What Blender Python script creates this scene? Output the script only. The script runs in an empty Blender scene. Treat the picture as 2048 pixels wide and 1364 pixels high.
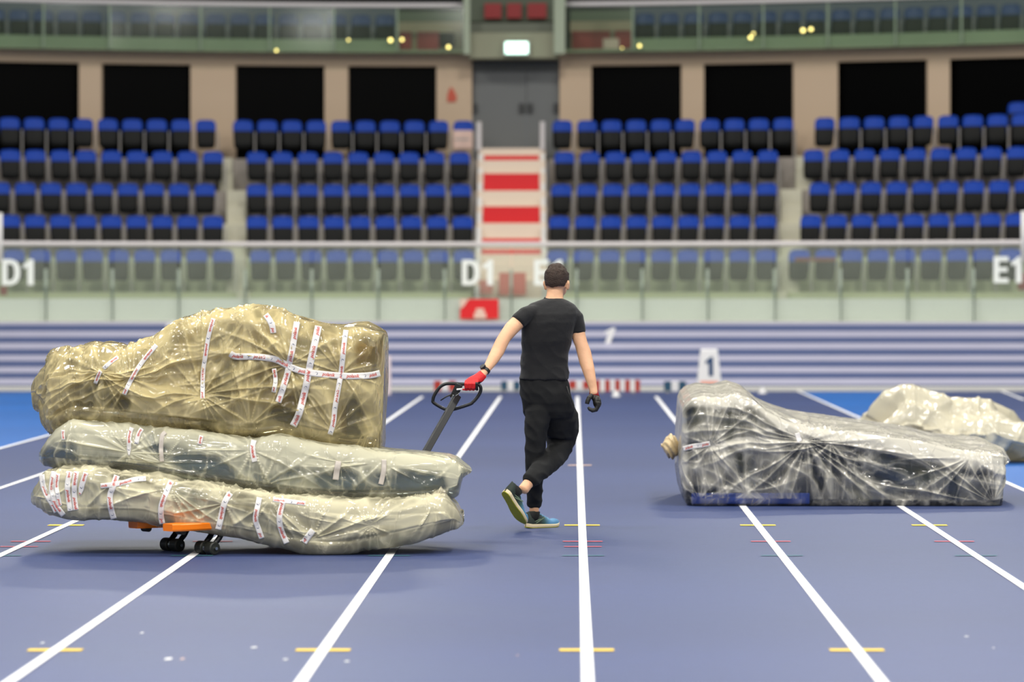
import bpy, bmesh, math, random
import numpy as np
from mathutils import Vector, Matrix
from mathutils.bvhtree import BVHTree

# ---------------------------------------------------------------- camera, world, lights
F = 6950.0          # focal length in pixels of a 2048 px wide frame
CX, CY = 1147.0, 585.0   # where the lane lines meet
H = 1.63            # camera height
sc = bpy.context.scene
col = sc.collection
cam_d = bpy.data.cameras.new('camera')
cam = bpy.data.objects.new('camera', cam_d)
col.objects.link(cam)
cam.location = (0, 0, H)
cam.rotation_euler = (math.pi/2, 0, 0)
cam_d.sensor_width = 36.0
cam_d.lens = F*36.0/2048.0
cam_d.shift_x = -(CX-1024.0)/2048.0
cam_d.shift_y = -(682.0-CY)/2048.0
cam_d.clip_end = 500
cam_d.dof.use_dof = True
cam_d.dof.focus_distance = 22.9
cam_d.dof.aperture_fstop = 2.0
sc.camera = cam

sc.view_settings.view_transform = 'Standard'
sc.view_settings.look = 'None'
sc.view_settings.gamma = 1.0
sc.view_settings.exposure = 0.0
sc.view_settings.use_curve_mapping = False

world = bpy.data.worlds.new('arena_ambient')
sc.world = world
world.use_nodes = True
world.node_tree.nodes['Background'].inputs[0].default_value = (0.80, 0.90, 1.0, 1)
world.node_tree.nodes['Background'].inputs[1].default_value = 0.14

def ceiling_or_fill_lamp(x, y, z, power, size=1.6, tint=(1.0, 0.97, 0.90), tilt=0.0, tx=0.0):
    d = bpy.data.lights.new('arena_floodlight', 'AREA')
    d.shape = 'RECTANGLE'; d.size = size; d.size_y = size*0.7
    d.energy = power; d.color = tint
    o = bpy.data.objects.new('arena_floodlight', d)
    o.location = (x, y, z); o.rotation_euler = (tilt, tx, 0)
    col.objects.link(o)
LP = 720
for yy, k in ((-7, 1.5), (4, 1.0), (14, 1.15), (24, 1.0), (36, 1.0), (48, 1.2)):  # the row behind the camera is added fill to brighten the mat fronts
    for xx in (-13, -4.5, 4.5, 13):
        ceiling_or_fill_lamp(xx, yy, 13.0, LP*k, 1.6)
for xx in (-10, 0, 10):
    ceiling_or_fill_lamp(xx, 57, 14.0, LP*0.8, 1.8, tilt=math.radians(25))

# ---------------------------------------------------------------- helpers
def P(px, py, D):
    return Vector(((px-CX)*D/F, D, H-(py-CY)*D/F))
def lin(c):
    out = []
    for v in c[:3]:
        v = v/255.0
        out.append(v/12.92 if v <= 0.04045 else ((v+0.055)/1.055)**2.4)
    return (out[0], out[1], out[2], 1.0)

def tag(o, label=None, cat=None, group=None, kind=None):
    if label: o['label'] = label
    if cat: o['category'] = cat
    if group: o['group'] = group
    if kind: o['kind'] = kind
    return o
def empty(name, loc=(0, 0, 0), rz=0.0):
    o = bpy.data.objects.new(name, None)
    o.location = loc; o.rotation_euler = (0, 0, rz)
    o.empty_display_size = 0.1
    col.objects.link(o)
    return o
def link(name, me, mats, parent=None):
    o = bpy.data.objects.new(name, me)
    if mats is not None:
        if not isinstance(mats, (list, tuple)): mats = [mats]
        for m in mats: me.materials.append(m)
    col.objects.link(o)
    if parent is not None:
        o.parent = parent
        bpy_loc = parent.matrix_world if False else None
    return o

class MB:
    """collects shapes; build() links them as one mesh object"""
    def __init__(s): s.v = []; s.f = []; s.m = []; s.mi = 0
    def add(s, vs, fs):
        n = len(s.v); s.v += [tuple(p) for p in vs]
        for f in fs: s.f.append(tuple(i+n for i in f)); s.m.append(s.mi)
        return s
    def hexa(s, c):   # 8 corners: bottom 4 then top 4
        return s.add(c, [(0,3,2,1),(4,5,6,7),(0,1,5,4),(1,2,6,5),(2,3,7,6),(3,0,4,7)])
    def box(s, x0, x1, y0, y1, z0, z1):
        return s.hexa([(x0,y0,z0),(x1,y0,z0),(x1,y1,z0),(x0,y1,z0),(x0,y0,z1),(x1,y0,z1),(x1,y1,z1),(x0,y1,z1)])
    def bar(s, a, b, w, h, up=(0, 0, 1)):
        a = Vector(a); b = Vector(b); t = (b-a).normalized()
        u = Vector(up); sd = t.cross(u).normalized(); u = sd.cross(t).normalized()
        c = []
        for p in (a, b):
            c += [p-sd*w/2-u*h/2, p+sd*w/2-u*h/2, p+sd*w/2+u*h/2, p-sd*w/2+u*h/2]
        return s.hexa(c)
    def tube(s, pts, r, n=10, closed=False, cap=True):
        pts = [Vector(p) for p in pts]; m = len(pts)
        rs = r if isinstance(r, (list, tuple)) else [r]*m
        base = len(s.v); prev = None
        for i, p in enumerate(pts):
            if closed: t = pts[(i+1) % m]-pts[i-1]
            else: t = pts[min(i+1, m-1)]-pts[max(i-1, 0)]
            t = t.normalized() if t.length > 1e-9 else Vector((0, 0, 1))
            if prev is None:
                ref = Vector((0, 0, 1)) if abs(t.z) < 0.9 else Vector((0, 1, 0))
                a = t.cross(ref).normalized()
            else:
                a = (prev-t*prev.dot(t)).normalized()
            prev = a; b = t.cross(a)
            for k in range(n):
                q = 2*math.pi*k/n
                s.v.append(tuple(p+(a*math.cos(q)+b*math.sin(q))*rs[i]))
        for i in range(m if closed else m-1):
            i2 = (i+1) % m
            for k in range(n):
                k2 = (k+1) % n
                s.f.append((base+i*n+k, base+i*n+k2, base+i2*n+k2, base+i2*n+k)); s.m.append(s.mi)
        if cap and not closed:
            s.f.append(tuple(base+k for k in reversed(range(n)))); s.m.append(s.mi)
            s.f.append(tuple(base+(m-1)*n+k for k in range(n))); s.m.append(s.mi)
        return s
    def rings(s, rings, cap=True):
        n = len(rings[0]); base = len(s.v)
        for r in rings: s.v += [tuple(p) for p in r]
        for i in range(len(rings)-1):
            for k in range(n):
                k2 = (k+1) % n
                s.f.append((base+i*n+k, base+i*n+k2, base+(i+1)*n+k2, base+(i+1)*n+k)); s.m.append(s.mi)
        if cap:
            s.f.append(tuple(base+k for k in reversed(range(n)))); s.m.append(s.mi)
            s.f.append(tuple(base+(len(rings)-1)*n+k for k in range(n))); s.m.append(s.mi)
        return s
    def ellipsoid(s, c, r, R=None, nu=20, nv=14):
        c = Vector(c); R = R or Matrix.Identity(3)
        rg = []
        for j in range(nv+1):
            th = math.pi*(j+0.02)/(nv+0.04)
            rg.append([c+R@Vector((r[0]*math.sin(th)*math.cos(2*math.pi*k/nu), r[1]*math.sin(th)*math.sin(2*math.pi*k/nu), -r[2]*math.cos(th))) for k in range(nu)])
        return s.rings(rg)
    def mesh(s, name, smooth=False):
        me = bpy.data.meshes.new(name)
        me.from_pydata(s.v, [], s.f)
        for p, mi in zip(me.polygons, s.m):
            p.material_index = mi; p.use_smooth = smooth
        me.update()
        return me
    def build(s, name, mats, parent=None, smooth=False, bevel=0.0, origin=None):
        if origin is not None:
            o_ = Vector(origin); s.v = [tuple(Vector(p)-o_) for p in s.v]
        me = s.mesh(name, smooth)
        o = link(name, me, mats, parent)
        if origin is not None: o.location = origin
        if bevel:
            b = o.modifiers.new('bevel', 'BEVEL'); b.width = bevel; b.segments = 2; b.limit_method = 'ANGLE'
        return o
def local(mb, root):
    """shift world coordinates to the root's frame (root unrotated)"""
    L = root.location
    mb.v = [(p[0]-L.x, p[1]-L.y, p[2]-L.z) for p in mb.v]
    return mb

# ---------------------------------------------------------------- materials
def newmat(name):
    m = bpy.data.materials.new(name); m.use_nodes = True
    return m, m.node_tree.nodes, m.node_tree.links, m.node_tree.nodes['Principled BSDF']
def mat(name, c, rough=0.5, spec=0.5, metal=0.0, var=0.0, vscale=20.0, bump=0.0, bscale=60.0, emit=None, estr=0.0, coat=0.0, sheen=0.0):
    m, N, L, B = newmat(name)
    B.inputs['Roughness'].default_value = rough
    B.inputs['Specular IOR Level'].default_value = spec
    B.inputs['Metallic'].default_value = metal
    B.inputs['Coat Weight'].default_value = coat
    B.inputs['Sheen Weight'].default_value = sheen
    c = lin(c)
    B.inputs['Base Color'].default_value = c
    tc = N.new('ShaderNodeTexCoord')
    if var > 0:
        n = N.new('ShaderNodeTexNoise'); n.inputs['Scale'].default_value = vscale; n.inputs['Detail'].default_value = 4
        r = N.new('ShaderNodeMapRange'); r.inputs['To Min'].default_value = 1-var; r.inputs['To Max'].default_value = 1+var
        mx = N.new('ShaderNodeVectorMath'); mx.operation = 'SCALE'; mx.inputs[0].default_value = c[:3]
        L.new(tc.outputs['Object'], n.inputs['Vector']); L.new(n.outputs['Fac'], r.inputs['Value'])
        L.new(r.outputs[0], mx.inputs['Scale']); L.new(mx.outputs[0], B.inputs['Base Color'])
    if bump > 0:
        n2 = N.new('ShaderNodeTexNoise'); n2.inputs['Scale'].default_value = bscale; n2.inputs['Detail'].default_value = 3
        b = N.new('ShaderNodeBump'); b.inputs['Strength'].default_value = bump; b.inputs['Distance'].default_value = 0.01
        L.new(tc.outputs['Object'], n2.inputs['Vector']); L.new(n2.outputs['Fac'], b.inputs['Height']); L.new(b.outputs[0], B.inputs['Normal'])
    if emit:
        B.inputs['Emission Color'].default_value = lin(emit); B.inputs['Emission Strength'].default_value = estr
    return m

def track_mat(name, c):
    m, N, L, B = newmat(name)
    c = lin(c)
    tc = N.new('ShaderNodeTexCoord')
    mp = N.new('ShaderNodeMapping'); mp.inputs['Scale'].default_value = (0.25, 0.5, 1)
    n1 = N.new('ShaderNodeTexNoise'); n1.inputs['Scale'].default_value = 0.5; n1.inputs['Detail'].default_value = 3
    n2 = N.new('ShaderNodeTexNoise'); n2.inputs['Scale'].default_value = 140; n2.inputs['Detail'].default_value = 2
    n3 = N.new('ShaderNodeTexNoise'); n3.inputs['Scale'].default_value = 9; n3.inputs['Detail'].default_value = 6
    L.new(tc.outputs['Object'], mp.inputs['Vector']); L.new(mp.outputs[0], n1.inputs['Vector'])
    L.new(tc.outputs['Object'], n2.inputs['Vector']); L.new(tc.outputs['Object'], n3.inputs['Vector'])
    def mul(a, b):
        x = N.new('ShaderNodeMath'); x.operation = 'MULTIPLY'
        L.new(a, x.inputs[0]); L.new(b, x.inputs[1]); return x.outputs[0]
    def rng(a, lo, hi):
        r = N.new('ShaderNodeMapRange'); r.inputs['From Min'].default_value = 0.3; r.inputs['From Max'].default_value = 0.7
        r.inputs['To Min'].default_value = lo; r.inputs['To Max'].default_value = hi
        L.new(a, r.inputs['Value']); return r.outputs[0]
    k = mul(mul(rng(n1.outputs['Fac'], 0.88, 1.1), rng(n2.outputs['Fac'], 0.8, 1.2)), rng(n3.outputs['Fac'], 0.95, 1.05))
    sv = N.new('ShaderNodeVectorMath'); sv.operation = 'SCALE'; sv.inputs[0].default_value = c[:3]
    L.new(k, sv.inputs['Scale']); L.new(sv.outputs[0], B.inputs['Base Color'])
    B.inputs['Roughness'].default_value = 0.50
    B.inputs['Specular IOR Level'].default_value = 0.6
    bp = N.new('ShaderNodeBump'); bp.inputs['Strength'].default_value = 0.35; bp.inputs['Distance'].default_value = 0.004
    L.new(n2.outputs['Fac'], bp.inputs['Height']); L.new(bp.outputs[0], B.inputs['Normal'])
    return m

M_navy = track_mat('navy_track_rubber', (51, 66, 112))
M_bright = track_mat('bright_blue_rubber', (14, 92, 170))
M_line = mat('white_line_paint', (238, 238, 240), 0.6, var=0.04, vscale=4)
M_yellow = mat('yellow_mark_paint', (232, 196, 60), 0.6)
M_redmark = mat('red_mark_paint', (190, 90, 110), 0.6)
M_greenmark = mat('green_mark_paint', (60, 110, 125), 0.6)
M_bank_light = mat('pale_bank_stripe', (170, 169, 190), 0.55, var=0.05, vscale=2)
M_bank_dark = mat('navy_bank_stripe', (76, 88, 128), 0.6, var=0.08, vscale=2)
M_kerb = mat('off_white_kerb', (205, 203, 196), 0.6)
M_concrete = mat('warm_grey_concrete', (150, 142, 134), 0.85, var=0.10, vscale=1.5, bump=0.2, bscale=8)
M_concrete_light = mat('light_step_concrete', (196, 192, 172), 0.85, var=0.07, vscale=2)
M_concrete_green = mat('grey_green_concrete', (146, 152, 126), 0.85, var=0.15, vscale=1.4)
M_wall = mat('beige_wall_paint', (200, 176, 150), 0.8, var=0.03, vscale=1.0)
M_black = mat('black_void', (1, 1, 1), 0.9, spec=0.0)
M_kick = mat('white_barrier_board', (236, 234, 230), 0.5, var=0.04, vscale=1)
M_seat_blue = mat('blue_seat_plastic', (0, 60, 164), 0.45, spec=0.2)
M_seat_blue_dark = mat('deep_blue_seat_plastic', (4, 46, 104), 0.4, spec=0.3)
M_seat_black = mat('black_seat_plastic', (9, 10, 9), 0.45, spec=0.15)
M_steel = mat('grey_painted_steel', (150, 146, 142), 0.5)
M_rail = mat('pale_steel_rail', (212, 206, 206), 0.35)
M_white = mat('white_paint', (232, 230, 228), 0.5)
M_red = mat('signal_red_panel', (214, 10, 22), 0.45)
M_darkred = mat('dark_red_panel', (150, 20, 22), 0.5)
M_door = mat('grey_metal_door', (102, 104, 104), 0.5, var=0.05, vscale=1)
M_dark = mat('dark_fitting', (34, 34, 34), 0.4)
M_exit = mat('lit_exit_sign', (215, 255, 240), 0.4, emit=(215, 255, 238), estr=2.2)
M_exitgreen = mat('exit_sign_green', (60, 190, 130), 0.4, emit=(90, 230, 170), estr=1.0)
M_glint = mat('warm_lamp_bulb', (255, 240, 150), 0.4, emit=(255, 236, 140), estr=3.0)  # glow stands in for lamp reflections in the balcony glass
M_pale = mat('pale_pink_board', (222, 190, 176), 0.6)
M_skin = mat('skin', (232, 180, 142), 0.5, spec=0.4, var=0.08, vscale=9, bump=0.15, bscale=50)
M_hair = mat('dark_brown_hair', (54, 37, 26), 0.65, var=0.5, vscale=70, bump=0.9, bscale=160)
M_shirt = mat('black_cotton', (20, 20, 23), 0.9, sheen=0.12, var=0.1, vscale=40, bump=0.3, bscale=30)
M_trouser = mat('black_jersey', (15, 16, 18), 0.9, var=0.1, vscale=40, bump=0.35, bscale=14)
M_glove_red = mat('red_glove_fabric', (214, 30, 34), 0.6, bump=0.4, bscale=60)
M_glove_black = mat('black_glove_rubber', (26, 24, 22), 0.55, bump=0.4, bscale=60)
M_frame = mat('black_powder_coat', (26, 27, 29), 0.4, spec=0.5)
M_orange = mat('orange_fork_paint', (250, 128, 4), 0.4)
M_wheel = mat('dark_polyurethane', (40, 42, 36), 0.45)
M_chrome = mat('polished_axle_steel', (200, 205, 200), 0.2, metal=1.0)
M_tape = mat('white_packing_tape', (234, 230, 226), 0.35, var=0.03, vscale=30)
M_ink_red = mat('red_tape_print', (206, 70, 52), 0.5)
M_ink_blue = mat('navy_tape_print', (30, 58, 110), 0.5)

def glass_mat(name, tint, refl, milk, milk_c, nscale=0.8):
    m = bpy.data.materials.new(name); m.use_nodes = True
    N = m.node_tree.nodes; L = m.node_tree.links; N.clear()
    out = N.new('ShaderNodeOutputMaterial')
    tr = N.new('ShaderNodeBsdfTransparent'); tr.inputs[0].default_value = tint
    gl = N.new('ShaderNodeBsdfGlossy'); gl.inputs['Roughness'].default_value = 0.08
    df = N.new('ShaderNodeBsdfDiffuse'); df.inputs[0].default_value = milk_c
    m1 = N.new('ShaderNodeMixShader'); m2 = N.new('ShaderNodeMixShader')
    tc = N.new('ShaderNodeTexCoord'); nz = N.new('ShaderNodeTexNoise'); nz.inputs['Scale'].default_value = nscale
    mr = N.new('ShaderNodeMapRange'); mr.inputs['To Min'].default_value = milk*0.5; mr.inputs['To Max'].default_value = milk*1.5
    L.new(tc.outputs['Object'], nz.inputs['Vector']); L.new(nz.outputs['Fac'], mr.inputs['Value']); L.new(mr.outputs[0], m1.inputs[0])
    L.new(tr.outputs[0], m1.inputs[1]); L.new(df.outputs[0], m1.inputs[2])
    lw = N.new('ShaderNodeLayerWeight'); lw.inputs[0].default_value = 0.2
    ad = N.new('ShaderNodeMath'); ad.operation = 'MULTIPLY_ADD'; ad.inputs[1].default_value = 0.5; ad.inputs[2].default_value = refl
    L.new(lw.outputs['Fresnel'], ad.inputs[0]); L.new(ad.outputs[0], m2.inputs[0])
    L.new(m1.outputs[0], m2.inputs[1]); L.new(gl.outputs[0], m2.inputs[2]); L.new(m2.outputs[0], out.inputs[0])
    return m
M_glass = glass_mat('greenish_barrier_glass', (0.955, 0.985, 0.97, 1), 0.02, 0.10, lin((215, 222, 205)))
M_glass_up = glass_mat('green_balcony_glass', (0.90, 0.96, 0.92, 1), 0.015, 0.06, lin((130, 145, 120)))

def film_mat(name, c_haze, c_tint, lo, hi, rough=0.10, bstr=0.6, streak=6.0):
    """thin plastic film: clear where it lies flat, milky where the 'haze' attribute says it is bunched or doubled"""
    m = bpy.data.materials.new(name); m.use_nodes = True
    N = m.node_tree.nodes; L = m.node_tree.links; N.clear()
    out = N.new('ShaderNodeOutputMaterial')
    tc = N.new('ShaderNodeTexCoord')
    mp = N.new('ShaderNodeMapping'); mp.inputs['Scale'].default_value = (1.6, 1.0, 0.40); mp.inputs['Rotation'].default_value = (0, 0.55, 0)
    L.new(tc.outputs['Object'], mp.inputs['Vector'])
    nz = N.new('ShaderNodeTexNoise'); nz.inputs['Scale'].default_value = 3.0; nz.inputs['Detail'].default_value = 6; nz.inputs['Distortion'].default_value = 1.2
    L.new(mp.outputs[0], nz.inputs['Vector'])
    vo = N.new('ShaderNodeTexNoise'); vo.inputs['Scale'].default_value = streak; vo.inputs['Detail'].default_value = 3; vo.inputs['Distortion'].default_value = 0.5
    L.new(mp.outputs[0], vo.inputs['Vector'])
    # sharp creases: fold the noise about its middle
    s1 = N.new('ShaderNodeMath'); s1.operation = 'SUBTRACT'; s1.inputs[1].default_value = 0.5; L.new(vo.outputs['Fac'], s1.inputs[0])
    s2 = N.new('ShaderNodeMath'); s2.operation = 'ABSOLUTE'; L.new(s1.outputs[0], s2.inputs[0])
    s3 = N.new('ShaderNodeMapRange'); s3.inputs['From Max'].default_value = 0.022; s3.inputs['To Min'].default_value = 1.0; s3.inputs['To Max'].default_value = 0.0
    L.new(s2.outputs[0], s3.inputs['Value'])
    bp = N.new('ShaderNodeBump'); bp.inputs['Strength'].default_value = bstr; bp.inputs['Distance'].default_value = 0.012
    L.new(s3.outputs[0], bp.inputs['Height'])
    at = N.new('ShaderNodeAttribute'); at.attribute_name = 'haze'
    a1 = N.new('ShaderNodeMath'); a1.operation = 'MULTIPLY_ADD'; a1.inputs[1].default_value = 0.12
    L.new(s3.outputs[0], a1.inputs[0]); L.new(at.outputs['Fac'], a1.inputs[2])
    a2 = N.new('ShaderNodeMath'); a2.operation = 'MULTIPLY_ADD'; a2.inputs[1].default_value = 0.9
    L.new(nz.outputs['Fac'], a2.inputs[0]); L.new(a1.outputs[0], a2.inputs[2])
    r = N.new('ShaderNodeMapRange'); r.inputs['From Min'].default_value = 0.45; r.inputs['From Max'].default_value = 1.35
    r.inputs['To Min'].default_value = lo; r.inputs['To Max'].default_value = hi
    L.new(a2.outputs[0], r.inputs['Value'])
    df = N.new('ShaderNodeBsdfDiffuse'); df.inputs[0].default_value = c_haze
    tl = N.new('ShaderNodeBsdfTranslucent'); tl.inputs[0].default_value = c_haze
    L.new(bp.outputs[0], df.inputs['Normal']); L.new(bp.outputs[0], tl.inputs['Normal'])
    mx0 = N.new('ShaderNodeMixShader'); mx0.inputs[0].default_value = 0.3
    L.new(df.outputs[0], mx0.inputs[1]); L.new(tl.outputs[0], mx0.inputs[2])
    tr = N.new('ShaderNodeBsdfTransparent'); tr.inputs[0].default_value = c_tint
    mx1 = N.new('ShaderNodeMixShader'); L.new(r.outputs[0], mx1.inputs[0]); L.new(tr.outputs[0], mx1.inputs[1]); L.new(mx0.outputs[0], mx1.inputs[2])
    gl = N.new('ShaderNodeBsdfGlossy'); gl.inputs['Roughness'].default_value = rough; L.new(bp.outputs[0], gl.inputs['Normal'])
    fr = N.new('ShaderNodeFresnel'); fr.inputs['IOR'].default_value = 1.65; L.new(bp.outputs[0], fr.inputs['Normal'])
    mx2 = N.new('ShaderNodeMixShader'); fm = N.new('ShaderNodeMath'); fm.operation = 'MULTIPLY'; fm.inputs[1].default_value = 0.85; L.new(fr.outputs[0], fm.inputs[0]); L.new(fm.outputs[0], mx2.inputs[0]); L.new(mx1.outputs[0], mx2.inputs[1]); L.new(gl.outputs[0], mx2.inputs[2])
    L.new(mx2.outputs[0], out.inputs[0])
    return m
M_film_tan = film_mat('yellowed_plastic_film', lin((240, 222, 166)), (0.90, 0.83, 0.60, 1), 0.16, 0.95, streak=4.5, bstr=0.4)
M_film_mid = film_mat('milky_plastic_film', lin((240, 235, 205)), (0.90, 0.94, 0.90, 1), 0.12, 0.98, bstr=0.22, streak=3.0)
M_film_low = film_mat('cream_plastic_film', lin((240, 232, 198)), (0.90, 0.90, 0.80, 1), 0.28, 0.98, bstr=0.25, streak=3.2)
M_film_clear = film_mat('clear_plastic_film', lin((240, 235, 220)), (0.93, 0.96, 0.97, 1), 0.03, 0.98, streak=4.0, bstr=0.4)
M_film_heap = film_mat('cream_sheeting', lin((240, 232, 206)), (0.95, 0.93, 0.85, 1), 0.55, 0.96, streak=2.0, bstr=0.2)

def inner_mat(name, c1, c2, c3=None, scale=1.6, z0=None):
    m, N, L, B = newmat(name)
    tc = N.new('ShaderNodeTexCoord')
    n = N.new('ShaderNodeTexNoise'); n.inputs['Scale'].default_value = scale; n.inputs['Detail'].default_value = 2; n.inputs['Distortion'].default_value = 0.6
    L.new(tc.outputs['Object'], n.inputs['Vector'])
    cr = N.new('ShaderNodeValToRGB')
    cr.color_ramp.elements[0].position = 0.44; cr.color_ramp.elements[0].color = lin(c1)
    cr.color_ramp.elements[1].position = 0.54; cr.color_ramp.elements[1].color = lin(c2)
    if c3:
        e = cr.color_ramp.elements.new(0.64); e.color = lin(c3)
    L.new(n.outputs['Fac'], cr.inputs['Fac']); L.new(cr.outputs['Color'], B.inputs['Base Color'])
    B.inputs['Roughness'].default_value = 0.7
    return m
M_in_tan = inner_mat('foam_and_slate_cover', (132, 108, 60), (112, 94, 54), (40, 52, 62), 2.4)
M_in_mid = inner_mat('slate_blue_cover', (84, 112, 142), (98, 124, 148), (112, 130, 140), 1.2)
M_in_low = inner_mat('slate_and_tan_cover', (78, 92, 98), (112, 98, 60), (62, 72, 76), 2.0)
M_in_right = inner_mat('dark_slate_cover', (20, 34, 56), (34, 56, 84), (78, 80, 62), 1.8)
M_blue_cover = mat('royal_blue_cover', (4, 74, 190), 0.5)

# ================================================================ FLOOR
FX0, FX1, FY0 = -16.0, 16.0, 8.0
KERB_Y = 57.0
mb = MB(); mb.add([(FX0, FY0, 0), (FX1, FY0, 0), (FX1, KERB_Y+1.2, 0), (FX0, KERB_Y+1.2, 0)], [(0, 1, 2, 3)])
floor = mb.build('floor', M_navy); tag(floor, 'navy blue rubber running track surface', 'floor', kind='structure')
def ground_poly(name, pts, m, z, label=None):
    b = MB(); b.add([(x, y, z) for x, y in pts], [tuple(range(len(pts)))])
    o = b.build(name, m, floor)
    if label: o['label'] = label
    return o
def gx(px, py):  # ground point
    D = F*H/(py-CY); return ((px-CX)*D/F, D)
laneX = [-5.99, -4.77, -3.55, -2.33+-0.03, -1.14, 0.06, 1.29, 2.49, 3.71]
g1 = gx(1829, 778.5); g2 = gx(2048, 855)
dgx = (g2[0]-g1[0])/(g2[1]-g1[1])
gg = lambda y: g1[0]+dgx*(y-g1[1])
ground_poly('bright_blue_zone', [(FX0, FY0), (-5.99, FY0), (-5.99, KERB_Y), (FX0, KERB_Y)], M_bright, 0.002, 'bright blue floor area left of the lanes')
ground_poly('bright_blue_zone', [(3.71, FY0), (gg(FY0), FY0), (gg(KERB_Y), KERB_Y), (3.71, KERB_Y)], M_bright, 0.002, 'bright blue floor area right of the lanes')
for i, x in enumerate(laneX):
    yend = 58.0 if i in (0, 8) else 54.3
    ground_poly('lane_line', [(x-.027, FY0), (x+.027, FY0), (x+.027, yend), (x-.027, yend)], M_line, 0.004)
ground_poly('boundary_line', [(gg(FY0)-.03, FY0), (gg(FY0)+.03, FY0), (gg(58)+.03, 58), (gg(58)-.03, 58)], M_line, 0.004)
a1 = gx(2000, 781); a2 = gx(2048, 800)
ground_poly('boundary_line', [(a2[0]-.03, a2[1]), (a2[0]+.03, a2[1]), (a1[0]+.03, a1[1]), (a1[0]-.03, a1[1])], M_line, 0.004)
def marks(py, half, thick, m, xs, z=0.0035, dx=0.0):
    D = F*H/(py-CY)
    for x in xs:
        ground_poly('hurdle_mark', [(x+dx-half, D-thick), (x+dx+half, D-thick), (x+dx+half, D+thick), (x+dx-half, D+thick)], m, z)
marks(1301, .124, .05, M_yellow, laneX[3:8])
marks(1051, .124, .06, M_yellow, laneX[2:8])
marks(931, .11, .06, M_pale, [laneX[5]])
marks(1083.5, .13, .035, M_redmark, laneX[2:8])
marks(1094, .12, .03, M_redmark, [laneX[2], laneX[5]])
marks(1112, .13, .03, M_greenmark, laneX[2:8])
# scuffs on the foreground
for (px, py, w, d, m) in ((337, 1319, .016, .05, M_line), (365, 1319, .008, .04, M_pale), (508, 1296, .014, .03, M_line), (571, 1320, .010, .03, M_line), (694, 1324, .010, .03, M_line), (284, 1267, .008, .03, M_line), (85, 1287, .008, .03, M_line), (1035, 1312, .004, .02, M_pale), (1987, 1297, .004, .02, M_line), (1933, 1274, .01, .02, M_line)):
    x, y = gx(px, py)
    ground_poly('paint_scuff', [(x-w, y-d), (x+w, y-d*.6), (x+w*.8, y+d), (x-w*.9, y+d*.7)], m, 0.0036)

# kerb + striped bank
mb = MB(); mb.box(-14, 14, 57.2, 58.5, 0.001, 0.055)
k = mb.build('trim_1', M_kerb); tag(k, 'off white kerb along the foot of the striped bank', 'kerb', kind='structure')
def bank_t(y):
    lo, hi = 0.0, 1.0
    for _ in range(40):
        t = (lo+hi)/2; D = 58.4+2.9*t; z = 0.06+1.045*t
        if CY+(H-z)*F/D > y: lo = t
        else: hi = t
    return t
edges = [769, 757, 745, 734, 721.5, 710.5, 698, 686, 674, 662, 650, 641]
mb = MB()
for i in range(len(edges)):
    t0 = bank_t(edges[i-1]) if i else 0.0
    t1 = bank_t(edges[i])
    mb.mi = 1 if (i % 2 == 0) else 0
    if i == len(edges)-1: t1 = 1.0
    q = lambda t: (58.4+2.9*t, 0.06+1.045*t)
    (d0, z0), (d1, z1) = q(t0), q(t1)
    n = 24
    for j in range(n):
        x0 = -14+28*j/n; x1 = -14+28*(j+1)/n
        mb.add([(x0, d0, z0), (x1, d0, z0), (x1, d1, z1), (x0, d1, z1)], [(0, 1, 2, 3)])
bank = mb.build('trim_2', [M_bank_light, M_bank_dark]); tag(bank, 'banked track with navy and pale lavender stripes', 'bank', kind='structure')

# ================================================================ text helper
def text_mesh(s, size, extrude=0.0, shear=0.0, offset=0.0):
    c = bpy.data.curves.new('t', 'FONT'); c.body = s; c.size = size; c.extrude = extrude; c.shear = shear
    c.align_x = 'CENTER'; c.align_y = 'CENTER'; c.offset = offset; c.resolution_u = 3
    o = bpy.data.objects.new('t', c); col.objects.link(o)
    dg = bpy.context.evaluated_depsgraph_get(); dg.update()
    me = bpy.data.meshes.new_from_object(o.evaluated_get(dg))
    bpy.data.objects.remove(o); bpy.data.curves.remove(c)
    return me
GLY = {
 'D': ([(0, 0), (.36, 0), (.56, .08), (.68, .28), (.70, .5), (.68, .72), (.56, .92), (.36, 1), (0, 1)], [(.20, .18), (.34, .18), (.45, .26), (.49, .5), (.45, .74), (.34, .82), (.20, .82)]),
 '1': ([(.17, 0), (.40, 0), (.40, 1), (.24, 1), (.16, .90), (0, .80), (0, .64), (.17, .70)], None),
 'E': ([(0, 0), (.58, 0), (.58, .18), (.21, .18), (.21, .42), (.54, .42), (.54, .59), (.21, .59), (.21, .82), (.58, .82), (.58, 1), (0, 1)], None)}
def glyph_mesh(text, h, depth=0.02, shear=0.0):
    """block letters standing in the XZ plane, centred"""
    bm = bmesh.new(); x = 0.0; wd = {'D': .70, '1': .40, 'E': .58}
    for ch in text:
        outer, hole = GLY[ch]
        def add(poly):
            vs = [bm.verts.new(((x+px_+shear*pz_)*h, 0, pz_*h)) for px_, pz_ in poly]
            return vs, [bm.edges.new((vs[i], vs[(i+1) % len(vs)])) for i in range(len(vs))]
        e = add(outer)[1]
        if hole: e += add(hole)[1]
        bmesh.ops.triangle_fill(bm, use_beauty=True, use_dissolve=False, edges=e)
        x += wd[ch]+.12
    g_ = bmesh.ops.extrude_face_region(bm, geom=bm.faces[:])
    bmesh.ops.translate(bm, verts=[v for v in g_['geom'] if isinstance(v, bmesh.types.BMVert)], vec=(0, depth, 0))
    bmesh.ops.recalc_face_normals(bm, faces=bm.faces)
    bmesh.ops.translate(bm, verts=bm.verts[:], vec=(-(x-.12)*h/2, 0, -h/2))
    me = bpy.data.meshes.new('glyph'); bm.to_mesh(me); bm.free(); return me
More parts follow.
